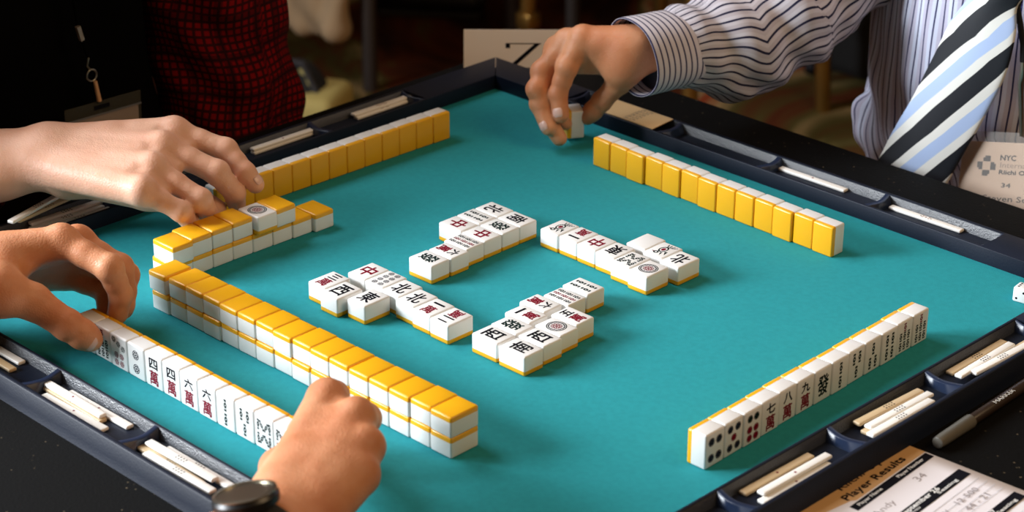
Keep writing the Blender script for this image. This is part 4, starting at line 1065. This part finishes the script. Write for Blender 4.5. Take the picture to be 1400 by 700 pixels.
# badge on the black top
def front_x(y, z):
    j = int(round((y-BF.lo[1])/BF.h)); k = int(round((z-BF.lo[2])/BF.h)); col = BF.v[:, j, k]; i = len(col)-1-np.argmax(col[::-1] < 0); return BF.lo[0]+BF.h*i
xB = -15.6
k0, k1 = np.array(atx(87, 151, xB)), np.array(atx(191, 122, xB)); ku = nrm(k1-k0); kl = np.linalg.norm(k1-k0); kv = nrm(np.array((0, 0, -1.0))-ku*(-ku[2])); kn = np.cross(ku, kv)
if kn[0] < 0: kn = -kn
ko = tuple(k0)
kb = empty('name_badge', ko, 0, 'clear badge pouch hanging on the black top behind the fair hand', 'badge')
T = Matrix(((ku[0], -kv[0], kn[0], 0), (ku[1], -kv[1], kn[1], 0), (ku[2], -kv[2], kn[2], 0), (0, 0, 0, 1)))
m = MB(); m.box((.3, -6.2, 0), (kl-.3, -1.35, .05), 0, T); m.build('badge_card', mat('badge_card_dim', (178, 160, 148), rough=.7), kb)
m = MB(); m.rbox((0, -6.5, .08), (kl, 0, .12), .02, 1, 0, T); m.build('vinyl_pouch', mat('smoky_vinyl', (120, 120, 110), rough=.1, alpha=.15, spec=.8), kb)
m = MB(); m.box((kl*.38, -.75, .14), (kl*.58, -.35, .18), 0, T); m.box((0, -1.35, .13), (kl, -1.2, .16), 1, T); m.build('pouch_slot', [M_INK, mat('pouch_seam', (110, 112, 116), rough=.3)], kb)
m = MB()
m.tube([tuple(atx(130, 111, xB+.3)), tuple(atx(136, 138, xB+.3))], [.18, .22], 8); m.build('badge_strap', mat('tan_strap', (206, 160, 118), rough=.5), kb, org=ko)
m = MB(); rc = np.array(atx(125.5, 103, xB+.3)); m.tube([tuple(rc+np.array((0, math.cos(2*math.pi*i/20)*.52, math.sin(2*math.pi*i/20)*.55))) for i in range(20)], .085, 8, closed=True); m.build('key_ring', M_STEEL, kb, org=ko, smooth=60)
m = MB(); m.tube([tuple(atx(121, 79, xB+.3)), tuple(atx(119, 90, xB+.3)), tuple(atx(124, 96, xB+.3))], .1, 8); m.build('hook', M_STEEL, kb, org=ko, smooth=60)
m = MB(); m.tube([tuple(atx(106, 36, xB+.2)), tuple(atx(112, 55, xB+.2))], .27, 4); m.build('cord_crimp', mat('crimp', (150, 140, 132), rough=.4, metal=.6), kb, org=ko)
m = MB(); m.tube([tuple(atx(96, -30, xB-.2)), tuple(atx(107, 36, xB)), tuple(atx(121, 80, xB+.1))], .2, 8); m.build('lanyard_cord', M_BLK, kb, org=ko)

# ================================================================== things on the floor behind
def chair(x, y, rz, label):
    c = empty('chair', (x, y, -ZT), rz, label, 'chair', None)
    M_C = mat('chair_metal', (70, 62, 58), rough=.5, metal=.3)
    for sx in (-21, 21):
        for sy in (-20, 20):
            m = MB(); m.tube([(sx, sy, 0), (sx*.92, sy*.92, 45)], 1.5, 12); m.build('leg', M_C, c, smooth=40, world=False)
    m = MB(); m.rbox((-23, -22, 44), (23, 22, 50), 2.2, 3); m.build('seat', mat('seat_dark', (6, 4, 3), rough=.95), c, smooth=40, world=False)
    m = MB(); m.rbox((-22, 20, 62), (22, 24, 95), 1.6, 3); m.build('backrest', mat('seat_dark', (6, 4, 3), rough=.95), c, smooth=40, world=False)
    for sx in (-20, 20):
        m = MB(); m.tube([(sx, 20, 46), (sx, 22, 64)], 1.3, 10); m.build('back_post', M_C, c, smooth=40, world=False)
    return c
def floor_pt(px, py, z=-ZT): return at(px, py, z)
P_ = at(505, 57, -66)
c = chair(P_[0]-21, P_[1]+20, 0, 'dark metal chair behind the plaid sleeve with a beige jacket hanging over it')
JF = Field((P_[0]-52, P_[1]-14, -72), (P_[0]+6, P_[1]+2, -8), .7)
for i in range(9):
    x = P_[0]-3.5-i*4.6; z0 = -62.5-1.5*math.sin(i*1.3)
    JF.cap((x, P_[1]-5.2+.8*math.sin(i*2.1), z0), (x+1.2*math.sin(i), P_[1]-5.0, -14), 2.7, 2.3, k=2.2)
wrinkle(JF, lambda X, Y, Z: .6*np.sin(X*.5+Z*.22+np.sin(Z*.3))+.3*np.sin(X*.9-Z*.3))
Pm, Fm = JF.mesh(); o = mesh_obj('jacket', Pm, Fm, mat('beige_cloth', (200, 172, 136), rough=.95), None, (P_[0]-20, P_[1]-5, -66)); tag(o, 'beige jacket hanging down beside the plaid sleeve', 'jacket')
# grey bag on the floor
q = at(412, 124, -68)
BG = Field((q[0]-20, q[1]-16, -77), (q[0]+20, q[1]+16, -44), .6)
BG.ell((q[0], q[1], -71), (6.5, 5.5, 5.5), k=1).ell((q[0]-2, q[1]+1, -67), (5, 4, 4), k=3)
wrinkle(BG, lambda X, Y, Z: .4*np.sin(X*.7+Z*.5))
Pm, Fm = BG.mesh(); o = mesh_obj('bag', Pm, Fm, mat('grey_bag', (34, 36, 38), rough=.8), None, (q[0], q[1], -76)); tag(o, 'dark grey soft bag on the floor right of the plaid sleeve', 'bag')
m = MB(); m.tube([(q[0]-6, q[1], -68), (q[0]-3, q[1]-2, -62), (q[0]+2, q[1]-1, -62), (q[0]+5, q[1], -68)], .6, 8); m.build('strap', mat('grey_bag_strap', (56, 56, 60), rough=.7), o, org=(q[0], q[1], -76), smooth=40)
q = at(410, 178, -76)
m = MB(); m.rbox((-9, -7, 0), (9, 7, 9), 2.2, 3, 0, Matrix.Rotation(.5, 4, 'Z')); o = m.build('bag', mat('yellow_bag', (200, 182, 110), rough=.8), world=False, smooth=40); o.location = W((q[0], q[1], -76)); tag(o, 'pale yellow soft pouch on the floor below the grey bag', 'bag')
m = MB(); m.tube([(-4, 0, 8), (-3, 0, 12), (3, 0, 12), (4, 0, 8)], .6, 8); m.build('handle', mat('yellow_bag', (0, 0, 0)), o, world=False, smooth=40)
# chairs whose legs show behind the seat card
q = at(714, 25, -58); b_ = chair(q[0]+21, q[1]+20, 0, 'chair with a brass coloured leg seen above the white seat card')
MATS.pop('chair_metal', None)
for ch in b_.children:
    if ch.name.startswith('leg'): ch.data.materials[0] = mat('brass', (170, 132, 70), rough=.3, metal=.9)
for ch in b_.children:
    if ch.name.startswith('leg'):
        x0 = ch.bound_box
        m = MB(); cx = sum(v[0] for v in x0)/8*100; cy = sum(v[1] for v in x0)/8*100
        m.rbox((cx-1.9, cy-1.9, 16), (cx+1.9, cy+1.9, 19.5), .8, 2); m.build('leg_collar', mat('brass', (0, 0, 0)), b_, world=False, smooth=40)
q = at(783, 25, -70); chair(q[0]-21, q[1]+20, .0, 'grey metal chair whose leg shows above the far hand')
q = at(1118, 108, -76)
m = MB(); m.rbox((-6, -3, 3), (30, 24, 48), 3, 3); o = m.build('suitcase', mat('suitcase_black', (6, 6, 7), rough=.8), world=False, smooth=40); o.location = W((q[0], q[1], -76)); tag(o, 'black suitcase standing on the carpet between striped sleeve and striped shirt', 'suitcase')
for wx in (-2, 26):
    for wy in (1, 20):
        m = MB(); m.tube([(wx-1, wy, 1.7), (wx+1, wy, 1.7)], 1.7, 12); m.build('wheel', M_LEGM, o, world=False, smooth=40)
m = MB(); m.tube([(4, 10, 46), (4, 10, 56), (20, 10, 56), (20, 10, 46)], .8, 8); m.build('handle', M_LEGM, o, world=False, smooth=40)
# black shoe near the top edge
q = at(590, 4, -74)
SHF = Field((q[0]-22, q[1]-16, -77), (q[0]+22, q[1]+16, -58), .6)
SHF.cap((q[0]-8, q[1]-6, -72.5), (q[0]+7, q[1]+5, -73), 4, 3.4, k=1).ell((q[0]-8, q[1]-6, -69), (5.5, 4.5, 5), k=2)
Pm, Fm = SHF.mesh(); o = mesh_obj('shoe', Pm, Fm, mat('shoe_black', (16, 14, 16), rough=.4), None, (q[0], q[1], -76)); tag(o, 'black shoe on the carpet at the top edge of the photo', 'shoe')
m = MB(); m.rbox((-11, -4.4, 0), (11, 4.4, 1.3), .5, 2, 0, Matrix.Rotation(math.atan2(11, 15), 4, 'Z')); m.build('sole', mat('sole', (40, 36, 36), rough=.8), o, world=False, smooth=40)
